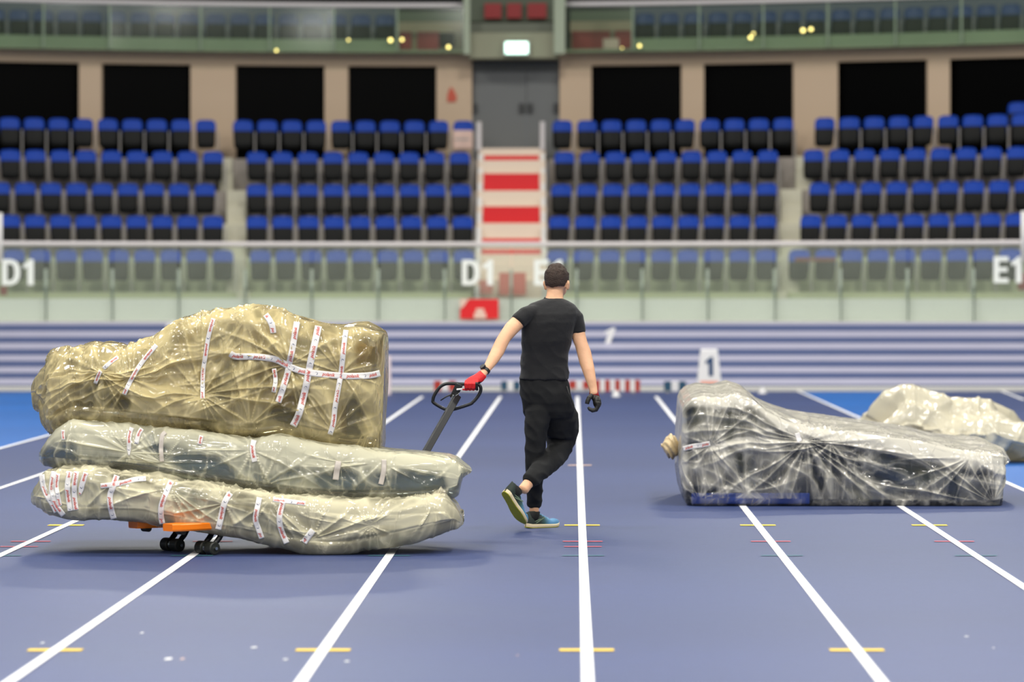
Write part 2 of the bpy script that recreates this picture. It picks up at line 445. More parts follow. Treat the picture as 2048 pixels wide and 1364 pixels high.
def remesh(mb_, voxel, smooth_it=6, disp=None):
    me = mb_.mesh('tmp')
    o = bpy.data.objects.new('tmp', me); col.objects.link(o)
    r = o.modifiers.new('r', 'REMESH'); r.mode = 'VOXEL'; r.voxel_size = voxel; r.use_smooth_shade = True
    s = o.modifiers.new('s', 'SMOOTH'); s.factor = 0.5; s.iterations = smooth_it
    dg = bpy.context.evaluated_depsgraph_get(); dg.update()
    out = bpy.data.meshes.new_from_object(o.evaluated_get(dg))
    bpy.data.objects.remove(o)
    if disp:
        nrm = [v.normal.copy() for v in out.vertices]; cos = [v.co.copy() for v in out.vertices]
        for v, n_, c_ in zip(out.vertices, nrm, cos): v.co = c_+n_*disp(c_)
    for p in out.polygons: p.use_smooth = True
    out.update()
    return out
def shift_mesh(me, root):
    L = root.location
    me.transform(Matrix.Translation(-L))
    return me

# ================================================================ numpy noise
def vn(x, y, seed=0):
    ix = np.floor(x); iy = np.floor(y); fx = x-ix; fy = y-iy
    fx = fx*fx*(3-2*fx); fy = fy*fy*(3-2*fy)
    def h(a, b):
        s = np.sin(a*127.1+b*311.7+seed*74.7)*43758.5453
        return s-np.floor(s)
    return (h(ix, iy)*(1-fx)+h(ix+1, iy)*fx)*(1-fy)+(h(ix, iy+1)*(1-fx)+h(ix+1, iy+1)*fx)*fy
def ridge(x, y, seed=0):
    return 1-np.abs(2*vn(x, y, seed)-1)

# ================================================================ BAGS
class Bag:
    def __init__(s, top, bot, D, W, r=0.08, Nu=300, fr=(110, 12, 34, 10, 14, 10, 34, 12), rise=0.0, inset=0.0, dslope=0.0, endp=8, under=None):
        xL, xR = top[0][0], top[-1][0]
        th = np.linspace(0, math.pi, Nu); u = (1-np.cos(th))/2
        u = 0.55*u+0.45*np.linspace(0, 1, Nu)
        x = xL+(xR-xL)*u
        yt = np.interp(x, [p[0] for p in top], [p[1] for p in top])
        yb = np.interp(x, [p[0] for p in bot], [p[1] for p in bot])
        Df = D+dslope*(u-0.5)          # depth of the front face
        e = np.maximum((1-np.abs(2*u-1)**endp+1e-4)**(1/3.0), 0.25)
        Dn = Df+W*(1-e)/2              # the ends are narrower, so their near side lies deeper
        X = (x-CX)*Dn/F; zt = H-(yt-CY)*Dn/F; zb = H-(yb-CY)*Dn/F
        if inset:
            xm = (X[0]+X[-1])/2; hl = (X[-1]-X[0])/2
            X = xm+(X-xm)*(hl-inset)/hl
            zm = (zt+zb)/2; hh = np.maximum((zt-zb)/2-inset, 0.01); zt = zm+hh; zb = zm-hh
        rows = []
        self_T = []
        for i in range(Nu):
            w = max((W-2*inset)*e[i], 0.03); h = max(zt[i]-zb[i], 0.004)
            rr = min(r, h*0.49, w*0.49)
            cy = Df[i]+W/2; cz = (zt[i]+zb[i])/2
            a, b = w/2, h/2
            pts = []
            def seg(p, q, n):
                for k in range(n):
                    t = k/n; pts.append((p[0]+(q[0]-p[0])*t, p[1]+(q[1]-p[1])*t))
            def arc(c0, c1, a0, n):
                for k in range(n):
                    t = a0-math.pi/2*k/n; pts.append((c0+rr*math.cos(t), c1+rr*math.sin(t)))
            seg((-a, -b+rr), (-a, b-rr), fr[0])
            arc(-a+rr, b-rr, math.pi, fr[1])
            seg((-a+rr, b), (a-rr, b), fr[2])
            arc(a-rr, b-rr, math.pi/2, fr[3])
            seg((a, b-rr), (a, -b+rr), fr[4])
            arc(a-rr, -b+rr, 0, fr[5])
            seg((a-rr, -b), (-a+rr, -b), fr[6])
            arc(-a+rr, -b+rr, -math.pi/2, fr[7])
            pts = np.array(pts)
            if rise: pts[:, 1] += np.where(pts[:, 1] > 0, rise*(pts[:, 0]/w+0.5), 0)
            if under is not None:
                k_ = np.clip((pts[:, 0]+a-0.10)/0.25, 0, 1); k_ = k_*k_*(3-2*k_)
                lowz = under+inset-cz
                pts[:, 1] = np.where((pts[:, 1] < lowz) & (pts[:, 1] < 0.3*b), pts[:, 1]+(lowz-pts[:, 1])*k_, pts[:, 1])
            rows.append(np.stack([np.full(len(pts), X[i]), cy+pts[:, 0], cz+pts[:, 1]], 1))
            d = np.sqrt((np.diff(pts, axis=0)**2).sum(1)); T = np.concatenate([[0], np.cumsum(d)])
            self_T.append(T-T[fr[0]//2])
        s.G = np.array(rows)            # Nu, Nv, 3
        s.T = np.array(self_T)
        # unwrap: the second half of the bottom face continues from the front
        s.Nu, s.Nv = s.G.shape[:2]
        s.front = fr[0]; s.D = D; s.Df = Df; s.x = x
        s.haze = np.zeros((s.Nu, s.Nv)); s.W = W
        s.zmid = (zt+zb)/2
    def normals(s):
        gu = np.gradient(s.G, axis=0)
        gv = (np.roll(s.G, -1, 1)-np.roll(s.G, 1, 1))/2
        n = np.cross(gu, gv); n /= np.linalg.norm(n, axis=2, keepdims=True)+1e-12
        return n   # sign fixed in displace
    def displace(s, f, off=0.012):
        n = s.normals()
        c = s.G.mean(axis=(0, 1)); out = ((s.G-c)*n).sum(2)
        if (out > 0).mean() < 0.5: n = -n
        Xc = s.G[:, :, 0].mean(1); endw = np.clip(np.minimum(Xc-Xc[0], Xc[-1]-Xc)/0.14, 0, 1)[:, None]
        s.G = s.G+n*((f+off)*endw)[..., None]
    def ST(s, px, py):
        i = int(np.argmin(np.abs(s.x-px))); D = s.Df[i]
        return ((px-CX)*D/F, (H-(py-CY)*D/F)-s.zmid[i])
    def crumple(s, fans, base=(0.03, 0.014, 0.006), seed=1, aniso=0.0, scale=1.0, sag=0.0):
        S = s.G[:, :, 0]; T = s.T
        wx = S+0.16*(vn(S*2.2, T*2.2, seed+5)-.5)*2; wy = T+0.16*(vn(S*2.2, T*2.2, seed+9)-.5)*2
        ca, sa = math.cos(aniso), math.sin(aniso)
        a = (wx*ca+wy*sa)*scale; b = (-wx*sa+wy*ca)*scale
        patch = np.clip((vn(S*2.6+7, T*3.4, seed+20)-.42)*4, 0, 1)
        patch2 = np.clip((vn(S*3.1+3, T*3.9, seed+30)-.48)*5, 0, 1)
        r0 = vn(a*2.4, b*3.4, seed)-.5
        r1 = ridge(a*2.3, b*6.0, seed+11)**5
        r2 = ridge(a*5.5+b*2, b*11, seed+1)**5
        r3 = ridge(a*15, b*19, seed+2)**2.5
        r4 = ridge(b*3.1, a*8.0, seed+14)**6
        vi = np.arange(s.Nv)[None, :]
        em = 1-0.85*np.exp(-((vi-(s.front+6))/16.0)**2)-0.85*np.exp(-(vi/12.0)**2)-0.85*np.exp(-((s.Nv-vi)/12.0)**2)
        em = em*np.where((vi > s.front+18) & (vi < s.Nv-20), 0.35, 1.0)
        em = np.clip(em, 0.05, 1)*np.ones_like(S)
        f = base[0]*2.0*r0+em*base[1]*(1.2*r1+1.0*r2*patch+1.0*r4*(1-patch))+em*base[2]*1.6*r3*patch2
        hz = 0.45*r1**2+0.40*(r2**1.5)*patch+0.35*r4**1.5*(1-patch)+0.30*r3**2*patch2
        per = float(s.T.max())
        for (px, py, rho, amp, n, sd) in fans:
            g = s.ST(px, py)
            dx = S-g[0]; dy = T-g[1]
            rr_ = np.sqrt(dx*dx+dy*dy)+1e-4; th = np.arctan2(dy, dx)
            q = th*n/(2*math.pi)
            # periodic 1-D noise of the angle, drifting slowly with the radius
            k0 = np.floor(q); fq = q-k0; fq = fq*fq*(3-2*fq)
            hh = lambda z: (lambda v: v-np.floor(v))(np.sin((z % n)*91.7+sd*13.3)*43758.5)
            v = hh(k0)*(1-fq)+hh(k0+1)*fq
            v = v+0.25*(vn(th*3+20, rr_*4, sd)-.5)
            rg = np.clip(1-np.abs(2*v-1), 0, 1)
            w = np.exp(-(rr_/rho)**1.3)*np.clip(rr_/0.04, 0, 1)
            f = f+em**.5*amp*w*(0.75*rg**2.6+0.25*rg**4-0.15)*np.clip(0.35+rr_/rho, 0, 1.2)
            hz = hz+w*rg**4*0.68+0.25*np.exp(-(rr_/0.05)**2)
        s.displace(f)
        s.haze = s.haze+hz
    def blob(s, px, py, rx, ry, amt, rot=0.0, hard=2.0):
        """a doubled layer of film around a place"""
        g = s.ST(px, py); k = s.D/F
        S = s.G[:, :, 0]-g[0]; T = s.T-g[1]
        c, q = math.cos(rot), math.sin(rot)
        a = (S*c+T*q)/(rx*k); b = (-S*q+T*c)/(ry*k)
        s.haze = s.haze+amt*np.exp(-(a*a+b*b)**hard)
    def build(s, name, m, parent, film=True):
        Nu, Nv = s.Nu, s.Nv
        V = s.G.reshape(-1, 3)
        c0 = s.G[0].mean(0); c1 = s.G[-1].mean(0)
        V = np.vstack([V, c0, c1])
        i = np.arange(Nu-1)[:, None]; j = np.arange(Nv)[None, :]; j2 = (j+1) % Nv
        Q = np.stack([i*Nv+j, (i+1)*Nv+j, (i+1)*Nv+j2, i*Nv+j2], -1).reshape(-1, 4)
        a = len(V)-2; b = len(V)-1
        jj = np.arange(Nv); jj2 = (jj+1) % Nv
        F1 = np.stack([np.full(Nv, a), jj, jj2], 1); F2 = np.stack([np.full(Nv, b), (Nu-1)*Nv+jj2, (Nu-1)*Nv+jj], 1)
        faces = Q.tolist()+F1.tolist()+F2.tolist()
        L = np.array(parent.location)
        me = bpy.data.meshes.new(name); me.from_pydata((V-L).tolist(), [], faces)
        me.polygons.foreach_set('use_smooth', [True]*len(me.polygons))
        if film:
            at = me.attributes.new('haze', 'FLOAT', 'POINT')
            hz = np.concatenate([s.haze.reshape(-1), [0.5, 0.5]]).astype(np.float32)
            at.data.foreach_set('value', hz)
        me.update(); me.validate()
        if film:
            s.bvh = BVHTree.FromPolygons([tuple(p) for p in V.tolist()], faces)
        return link(name, me, m, parent)

LETTER = text_mesh('polanik', 0.034, 0.0, 0.25, 0.0006)
LV = [tuple(v.co) for v in LETTER.vertices]; LF = [tuple(p.vertices) for p in LETTER.polygons]
def crescent(r=0.0085, n=12):
    vs = []
    for k in range(n+1):
        a = -2.0+4.0*k/n; vs.append((r*math.cos(a+0.4), r*math.sin(a+0.4)))
    for k in range(n+1):
        a = 2.0-4.0*k/n; vs.append((r*(0.60*math.cos(a+0.4)+0.05), r*(0.80*math.sin(a+0.4)+0.12)))
    fs = []
    for k in range(n): fs.append((k, k+1, 2*n-k, 2*n+1-k))
    return vs, fs
CV, CF = crescent()
def tape(bag, root, path, wpx=12.5, phase=0.0, lab=None, flip=False, word=True, taper=False, material=None):
    pts = [Vector(p) for p in path]
    # smooth by Catmull-Rom and resample
    dense = []
    for i in range(len(pts)-1):
        p0 = pts[max(i-1, 0)]; p1 = pts[i]; p2 = pts[i+1]; p3 = pts[min(i+2, len(pts)-1)]
        for k in range(12):
            t = k/12
            dense.append(0.5*((2*p1)+(-p0+p2)*t+(2*p0-5*p1+4*p2-p3)*t*t+(-p0+3*p1-3*p2+p3)*t**3))
    dense.append(pts[-1])
    out = [dense[0]]; 
    for p in dense[1:]:
        if (p-out[-1]).length > 1.6: out.append(p)
    n = len(out)
    O = Vector((0, 0, H))
    def hit(x, y):
        d = Vector((x-CX, F, -(y-CY))).normalized()
        r_ = bag.bvh.ray_cast(O, d)
        return ((r_[0]-O).length if r_[0] is not None else None), d
    K = 5
    dist = []; dirs = []; 
    for i, p in enumerate(out):
        t = (out[min(i+1, n-1)]-out[max(i-1, 0)]).normalized(); sd = Vector((-t.y, t.x))
        row = []; dr = []
        for k in range(K):
            wv = wpx
            if taper: wv = wpx*min(1.0, 0.35+0.65*(n-1-i)/max(n*0.25, 1))
            q = p+sd*wv*(k/(K-1)-0.5)
            h, d = hit(q.x, q.y); row.append(h); dr.append(d)
        dist.append(row); dirs.append(dr)
    flat = [v for r_ in dist for v in r_ if v is not None]
    med = sorted(flat)[len(flat)//2] if flat else bag.D
    last = med
    for r_ in dist:
        for k in range(K):
            if r_[k] is None or abs(r_[k]-med) > 0.35: r_[k] = last
            else: last = r_[k]
    A = np.array(dist)
    B = A.copy()
    for i in range(n):
        lo, hi = max(0, i-4), min(n, i+5)
        B[i] = 0.5*A[lo:hi].mean(0)+0.5*A[max(0, i-2):i+3].min(0)
    B = 0.5*B+0.5*B.mean(1, keepdims=True)
    B = np.minimum(B, A+0.004)-0.005
    Pt = [[O+dirs[i][k]*float(B[i, k]) for k in range(K)] for i in range(n)]
    t_ = MB(); vs = [p for r_ in Pt for p in r_]
    t_.add(vs, [(i*K+k, i*K+k+1, (i+1)*K+k+1, (i+1)*K+k) for i in range(n-1) for k in range(K-1)])
    o = local(t_, root).build('tape', material or M_tape, root, smooth=True)
    sl = o.modifiers.new('thickness', 'SOLIDIFY'); sl.thickness = 0.0008; sl.offset = 1
    if lab: o['label'] = lab
    if not word: return o
    C = [Pt[i][K//2] for i in range(n)]
    Sc = [0.0]
    for i in range(1, n): Sc.append(Sc[-1]+(C[i]-C[i-1]).length)
    tot = Sc[-1]
    def mapp(s_, v_):
        s_ = min(max(s_, 0), tot)
        import bisect
        i = min(max(bisect.bisect_right(Sc, s_)-1, 0), n-2)
        f = (s_-Sc[i])/max(Sc[i+1]-Sc[i], 1e-6)
        wd = (Pt[i][K-1]-Pt[i][0]).length
        kk = (v_/wd+0.5)*(K-1); kk = min(max(kk, 0), K-1.001); k0 = int(kk); fk = kk-k0
        a = Pt[i][k0].lerp(Pt[i][k0+1], fk); b = Pt[i+1][k0].lerp(Pt[i+1][k0+1], fk)
        q = a.lerp(b, f)
        return q+(O-q).normalized()*0.0025
    lt = MB(); per = 0.156; s0 = -phase*per
    vs_sgn = 1 if not flip else -1
    wscale = wpx*bag.D/F/0.040
    while s0 < tot:
        cc = s0+0.095
        lo, hi = cc-0.058, cc+0.058
        vv = []
        for (x, y, z) in LV:
            vv.append(mapp(cc+x*0.80*vs_sgn, -y*vs_sgn*0.85*wscale))
        fs = []
        for f_ in LF:
            xs = [cc+LV[q][0]*0.8*vs_sgn for q in f_]
            if min(xs) > 0.003 and max(xs) < tot-0.003: fs.append(f_)
        lt.mi = 0
        if fs: lt.add(vv, fs)
        c2 = s0+0.018
        if 0.01 < c2 < tot-0.01:
            lt.mi = 1
            lt.add([mapp(c2+x*vs_sgn, -y*vs_sgn) for x, y in CV], CF)
        s0 += per
    if lt.f:
        me = local(lt, root).mesh('tape_lettering')
        me.materials.append(M_ink_red); me.materials.append(M_ink_blue)
        lo_ = link('tape_lettering', me, None, o)
        lo_['label'] = 'red printed words with small navy crescents'
    return o

# ---- top bag of the stack
top_root = empty('wrapped_mat', P(430, 880, 22.6)); tag(top_root, 'lumpy yellowish plastic wrapped mat on top of the stack, crossed by printed tape', 'wrapped mat', 'wrapped mats stacked on the pallet truck')
T_top = [(62, 768), (64, 761), (68, 753), (78, 742), (92, 732), (104, 713), (118, 709), (128, 713), (150, 706), (165, 711), (185, 704), (205, 704), (232, 712), (244, 713), (262, 705), (285, 700), (315, 688), (335, 667), (352, 655), (372, 648), (400, 643), (425, 632), (455, 627), (480, 624), (510, 626), (540, 629), (565, 639), (600, 645), (640, 650), (680, 658), (705, 658), (740, 663), (765, 668), (771, 674), (773, 684)]
T_bot = [(62, 797), (64, 804), (69, 812), (76, 822), (84, 845), (92, 864), (110, 862), (143, 844), (200, 846), (250, 850), (330, 859), (400, 867), (470, 875), (520, 875), (560, 871), (600, 880), (640, 889), (700, 897), (752, 905), (760, 885), (764, 850), (766, 800), (768, 750), (773, 710)]
b = Bag(T_top, T_bot, 21.9, 1.05, r=0.10, Nu=440)
b.crumple([(204, 745, .35, .05, 22, 3), (262, 755, .45, .05, 26, 4), (405, 790, .45, .055, 26, 5), (580, 728, .40, .05, 24, 6), (500, 850, .40, .05, 22, 7),
           (682, 746, .30, .035, 20, 8), (420, 640, .35, .045, 20, 9), (120, 715, .35, .04, 18, 11), (665, 862, .30, .03, 18, 12), (490, 640, .4, .04, 20, 14)],
          base=(0.055, 0.016, 0.007), seed=3, aniso=0.35)
b.haze += 0.12
for a in ((330, 780, 60, 40, .35, .3), (130, 760, 60, 40, .2, 0), (440, 690, 70, 50, .25, 0), (640, 690, 90, 25, -.15, 0), (706, 830, 24, 55, -.6, 0.1), (575, 820, 34, 22, -.6, .6), (738, 708, 32, 36, -.6, 0), (425, 845, 34, 18, -.4, 0), (245, 805, 26, 18, -.3, 0)):
    b.blob(*a)
film_top = b.build('plastic_wrap', M_film_tan, top_root)
ib = Bag(T_top, T_bot, 21.9, 1.05, r=0.12, Nu=90, fr=(30, 5, 12, 4, 8, 4, 12, 5), inset=0.085)
ib.crumple([], base=(0.05, 0.01, 0.0), seed=13)
ib.build('mat', M_in_tan, top_root, film=False)
M_slab = mat('dark_slate_foam', (34, 44, 54), 0.7, var=0.2, vscale=6)
for (x0_, y0_, x1_, y1_) in ((692, 788, 720, 878), (552, 800, 598, 838), (400, 828, 450, 862), (228, 790, 262, 822)):
    q = MB(); a_ = P(x0_, y1_, 21.95); c_ = P(x1_, y0_, 21.95); q.box(a_.x, c_.x, 21.985, 22.10, a_.z, c_.z)
    local(q, top_root).build('foam_block', M_slab, top_root, bevel=0.02)
tape(b, top_root, [(427, 637), (417, 673), (410, 717), (406, 746), (405, 797)], 9, .3)
tape(b, top_root, [(313, 690), (290, 717), (273, 741), (259, 766), (248, 789)], 9, .1)
tape(b, top_root, [(236, 714), (222, 724), (206, 738)], 8, .5)
tape(b, top_root, [(201, 742), (196, 753), (190, 768)], 8, .4)
tape(b, top_root, [(531, 629), (540, 642), (545, 654), (547, 668)], 12, .7)
tape(b, top_root, [(594, 644), (590, 666), (584, 702), (579, 724), (575, 746), (566, 776), (556, 806)], 12.5, .1, flip=True)
tape(b, top_root, [(637, 652), (632, 676), (622, 720), (616, 751), (610, 781), (598, 827), (586, 852)], 14, .45, flip=True)
tape(b, top_root, [(692, 660), (688, 690), (685, 720), (682, 746), (676, 781), (670, 815), (667, 844), (660, 869)], 10.5, .8, flip=True)
tape(b, top_root, [(548, 737), (551, 761), (547, 785)], 9, .5)
tape(b, top_root, [(460, 707), (473, 713), (505, 713), (537, 716), (556, 721), (581, 734), (607, 743), (644, 748), (693, 752), (737, 751), (761, 746)], 13, .2, lab='long horizontal tape crossing the others')

# ---- middle bag
mid_root = empty('wrapped_mat', P(500, 985, 22.4)); tag(mid_root, 'milky plastic wrapped slate mat, middle of the stack on the pallet truck', 'wrapped mat', 'wrapped mats stacked on the pallet truck')
M_top = [(78, 904), (84, 894), (95, 878), (110, 864), (128, 851), (143, 843), (200, 847), (250, 851), (330, 860), (400, 868), (470, 877), (505, 880), (530, 876), (560, 872), (600, 882), (640, 890), (700, 899), (770, 912), (840, 917), (890, 921), (908, 925), (920, 933), (942, 943)]
M_bot = [(78, 922), (86, 930), (120, 936), (200, 941), (250, 944), (300, 951), (400, 966), (500, 982), (560, 990), (620, 997), (700, 1001), (780, 1001), (850, 999), (900, 996), (912, 991), (916, 975), (921, 957), (942, 945)]
b2 = Bag(M_top, M_bot, 21.75, 0.9, r=0.07, Nu=420, rise=0.0)
b2.crumple([(258, 905, .45, .025, 26, 3), (325, 925, .35, .03, 22, 4), (505, 900, .35, .03, 20, 6), (520, 975, .45, .02, 26, 7), (765, 925, .30, .03, 18, 8), (905, 930, .3, .03, 18, 9), (680, 925, .25, .025, 16, 5), (140, 850, .35, .02, 16, 2)],
          base=(0.010, 0.006, 0.002), seed=21, aniso=-0.3)
b2.haze += -0.05+0.52*np.clip((b2.T-0.0)/0.10, 0, 1)*(b2.T < 0.9)
for a in ((130, 858, 60, 14, .6, -.2), (230, 880, 80, 25, .55, -.2), (270, 925, 35, 14, .3, .6), (600, 900, 70, 30, .6, -.15), (540, 920, 35, 30, .35, 0), (690, 905, 90, 14, .6, -.1), (830, 925, 110, 13, .9, -.05), (905, 955, 16, 50, .9, 0),
          (400, 925, 70, 22, -.35, -.15), (130, 915, 50, 16, -.3, -.1), (700, 960, 120, 25, -.35, 0), (310, 895, 20, 12, -.6, 0), (850, 970, 50, 20, -.3, 0)):
    b2.blob(*a)
b2.build('plastic_wrap', M_film_mid, mid_root)
ib = Bag(M_top, M_bot, 21.75, 0.9, r=0.06, Nu=80, fr=(24, 5, 12, 4, 8, 4, 12, 5), inset=0.045)
ib.build('mat', M_in_mid, mid_root, film=False)
M_tape_dim = mat('tape_under_film', (206, 196, 184), 0.4)
tape(b2, mid_root, [(126, 860), (126, 869), (127, 880)], 7, .5)
tape(b2, mid_root, [(264, 855), (259, 871), (258, 890), (258, 912)], 9, .2, taper=True)
tape(b2, mid_root, [(284, 857), (277, 869), (272, 889)], 9, .5)
tape(b2, mid_root, [(331, 864), (324, 873), (322, 899), (324, 924)], 9, .1, word=False, material=M_tape_dim, lab='faint tape strip beneath a film layer')
tape(b2, mid_root, [(403, 871), (401, 880), (399, 890)], 9, .5)
tape(b2, mid_root, [(508, 880), (505, 895), (507, 912), (510, 925)], 11, .1)
tape(b2, mid_root, [(677, 922), (674, 940), (671, 961)], 12, .1, word=False, material=M_tape_dim, lab='faint pinkish tape strip beneath a film layer')
tape(b2, mid_root, [(768, 919), (767, 944), (761, 970)], 10, .1, word=False, material=M_tape_dim, lab='faint tape strip beneath a film layer')

# ---- bottom bag
low_root = empty('wrapped_mat', P(450, 1060, 22.3)); tag(low_root, 'cream plastic wrapped mat resting on the orange forks, lowest of its stack', 'wrapped mat', 'wrapped mats stacked on the pallet truck')
L_top = [(62, 985), (66, 975), (72, 966), (80, 951), (90, 944), (120, 942), (180, 944), (250, 951), (330, 961), (400, 973), (480, 988), (560, 996), (640, 1001), (720, 1007), (800, 1006), (845, 1003), (865, 1000), (882, 1000), (896, 1010), (908, 1018), (918, 1032), (926, 1047)]
L_bot = [(62, 1007), (72, 1016), (90, 1024), (130, 1033), (165, 1037), (230, 1036), (270, 1037), (292, 1039), (312, 1046), (340, 1050), (380, 1060), (440, 1070), (480, 1076), (530, 1087), (580, 1097), (620, 1104), (655, 1107), (700, 1104), (750, 1095), (800, 1085), (850, 1072), (890, 1062), (915, 1057), (926, 1049)]
b3 = Bag(L_top, L_bot, 21.55, 1.0, r=0.07, Nu=420, under=0.238)
b3.crumple([(337, 975, .35, .035, 22, 3), (449, 1006, .4, .035, 24, 4), (540, 1000, .4, .04, 22, 6), (625, 1078, .4, .04, 24, 7), (865, 1008, .35, .05, 22, 8), (160, 960, .3, .03, 18, 9), (233, 960, .35, .03, 20, 5), (100, 1000, .3, .03, 16, 2), (740, 1050, .4, .025, 18, 12)],
          base=(0.022, 0.009, 0.004), seed=41, aniso=-0.2)
b3.haze += 0.16
for a in ((250, 1010, 110, 20, .5, -.15), (700, 1030, 90, 25, .7, -.1), (110, 985, 50, 35, .45, 0), (850, 1030, 60, 25, .7, .1), (400, 1045, 90, 14, .3, -.15), (630, 1085, 40, 12, .3, 0), (730, 1075, 90, 12, -.4, .15), (500, 1010, 60, 20, -.45, -.1), (260, 960, 60, 7, -.9, -.1), (400, 985, 50, 12, -.3, -.2)):
    b3.blob(*a)
b3.build('plastic_wrap', M_film_low, low_root)
ib = Bag(L_top, L_bot, 21.55, 1.0, under=0.238, r=0.06, Nu=80, fr=(24, 5, 12, 4, 8, 4, 12, 5), inset=0.04)
ib.build('mat', M_in_low, low_root, film=False)
for pth, w_, ph, tp in (
    ([(83, 949), (86, 971), (94, 991), (106, 1010), (113, 1024)], 11, .8, False),
    ([(108, 943), (103, 975), (107, 996), (113, 1012), (127, 1031)], 11, .1, False),
    ([(116, 947), (113, 973), (117, 996), (120, 1012)], 9, .3, False),
    ([(140, 943), (135, 970), (137, 996), (141, 1023)], 11, .6, False),
    ([(153, 943), (149, 970), (149, 996), (152, 1020)], 11, .3, False),
    ([(172, 945), (164, 970), (160, 991)], 11, .5, True),
    ([(234, 951), (227, 971), (220, 992), (222, 1017), (228, 1039)], 12, .4, False),
    ([(343, 962), (333, 984), (323, 1010), (322, 1031), (325, 1048)], 11.5, .7, False),
    ([(201, 972), (222, 970), (244, 966), (270, 959), (293, 957)], 10, .6, False),
    ([(461, 986), (449, 1006), (441, 1040), (436, 1060)], 12, .7, False),
    ([(519, 995), (515, 1014), (511, 1038), (517, 1058), (524, 1078)], 11, .85, False),
    ([(566, 1003), (559, 1032), (562, 1058), (574, 1088)], 11.5, .3, False),
    ([(626, 1060), (617, 1072), (607, 1086)], 13, .9, False),
    ([(546, 999), (578, 1003), (611, 1007)], 9, .4, False)):
    tape(b3, low_root, pth, w_, ph, taper=tp)
# gathered neck tied at the right end
kb = MB(); random.seed(4)
c = P(872, 1003, 21.75)
rg = []
for j in range(14):
    t = j/13; rad = 0.018+0.05*abs(math.sin(t*2.6))*(1 if t < .8 else .7)
    rg.append([c+Vector((-0.05+0.13*t, 0, 0.02+0.015*t))+Vector((0.02*math.sin(5*t), rad*math.cos(a_)*(1+.25*math.sin(a_*7+j)), rad*0.8*math.sin(a_)*(1+.25*math.sin(a_*7+j*1.3)))) for a_ in [2*math.pi*k/40 for k in range(40)]])
kb.rings(rg)
nk = local(kb, low_root).build('tied_neck', M_film_heap, low_root, smooth=True); nk['label'] = 'gathered plastic neck tied with tape'

# ---- right mat
right_root = empty('wrapped_mat', P(1690, 1008, 27.6)); tag(right_root, 'clear plastic wrapped dark mat lying alone on the track, right of the man', 'wrapped mat')
R_top = [(1354, 925), (1358, 890), (1363, 850), (1366, 822), (1372, 812), (1386, 802), (1405, 797), (1440, 799), (1470, 793), (1500, 802), (1530, 828), (1560, 842), (1600, 855), (1640, 862), (1700, 868), (1760, 876), (1850, 892), (1900, 905), (1960, 912), (2000, 912), (2020, 920)]
R_bot = [(1354, 930), (1358, 950), (1366, 985), (1374, 1006), (1400, 1010), (1500, 1011), (1700, 1013), (1900, 1014), (1985, 1015), (2001, 1010), (2003, 985), (2003, 950), (2008, 930), (2020, 922)]
b4 = Bag(R_top, R_bot, 26.5, 1.7, r=0.06, Nu=440, rise=0.075, endp=26)
b4.crumple([(1612, 880, .75, .045, 40, 3), (1660, 885, .6, .04, 32, 4), (1985, 1005, .8, .035, 34, 6), (1420, 890, .45, .04, 24, 7), (1400, 1000, .4, .02, 20, 8), (1490, 985, .4, .02, 18, 9), (1940, 915, .4, .04, 24, 12)],
          base=(0.008, 0.009, 0.003), seed=61, aniso=-0.4)
b4.G[:, :, 1] -= 0.016
S = b4.G[:, :, 0]
for a in ((1450, 805, 80, 10, .9, 0), (1560, 845, 60, 12, 1.0, -.5), (1660, 868, 90, 13, 1.0, -.1), (1790, 890, 110, 15, 1.0, -.17), (1920, 918, 80, 18, .9, -.05), (1368, 900, 8, 90, .7, 0), (1500, 878, 90, 6, .8, .25), (1998, 960, 10, 60, .7, 0), (1400, 990, 60, 20, -.4, 0), (1800, 995, 140, 10, .2, 0)):
    b4.blob(*a)
# the sheet on top of the mat lies in loose doubled layers
top_rows = np.zeros(b4.Nv); top_rows[118:190] = 1.2; b4.haze *= 0.8; b4.haze[:, :112] -= 0.08
b4.haze += top_rows[None, :]
b4.build('plastic_wrap', M_film_clear, right_root)
ib = Bag(R_top, R_bot, 26.5, 1.7, r=0.02, Nu=120, fr=(24, 3, 12, 3, 8, 3, 12, 3), inset=0.03, endp=30)
ib.build('mat', M_in_right, right_root, film=False)
# royal blue band along the foot of the inner mat
bb = MB(); bb.box(P(1383, 0, 26.5).x, P(1620, 0, 26.5).x, 26.518, 26.56, 0.015, 0.10)
o = local(bb, right_root).build('blue_band', M_blue_cover, right_root, bevel=0.01); o['label'] = 'royal blue lower edge of the mat'
kb = MB(); c = P(1345, 893, 27.0); rg = []
for j in range(16):
    t = j/15; rad = 0.012+0.075*math.sin(math.pi*min(t*1.1, 1))**.8
    rg.append([c+Vector((0.06-0.15*t, 0, -0.01+0.02*t))+Vector((0, rad*math.cos(a_)*(1+.22*math.sin(a_*6+j)), rad*math.sin(a_)*(1+.22*math.sin(a_*5+j*1.7)))) for a_ in [2*math.pi*k/40 for k in range(40)]])
kb.rings(rg)
nk = local(kb, right_root).build('knot', mat('bunched_tan_film', (214, 190, 146), 0.35, bump=0.8, bscale=40), right_root, smooth=True); nk['label'] = 'bunched tan plastic knot at the left end'
tape(b4, right_root, [(1366, 898), (1385, 893), (1405, 890), (1420, 887)], 10, .2)
tape(b4, right_root, [(1594, 866), (1597, 876), (1600, 884)], 10, .2, word=False)

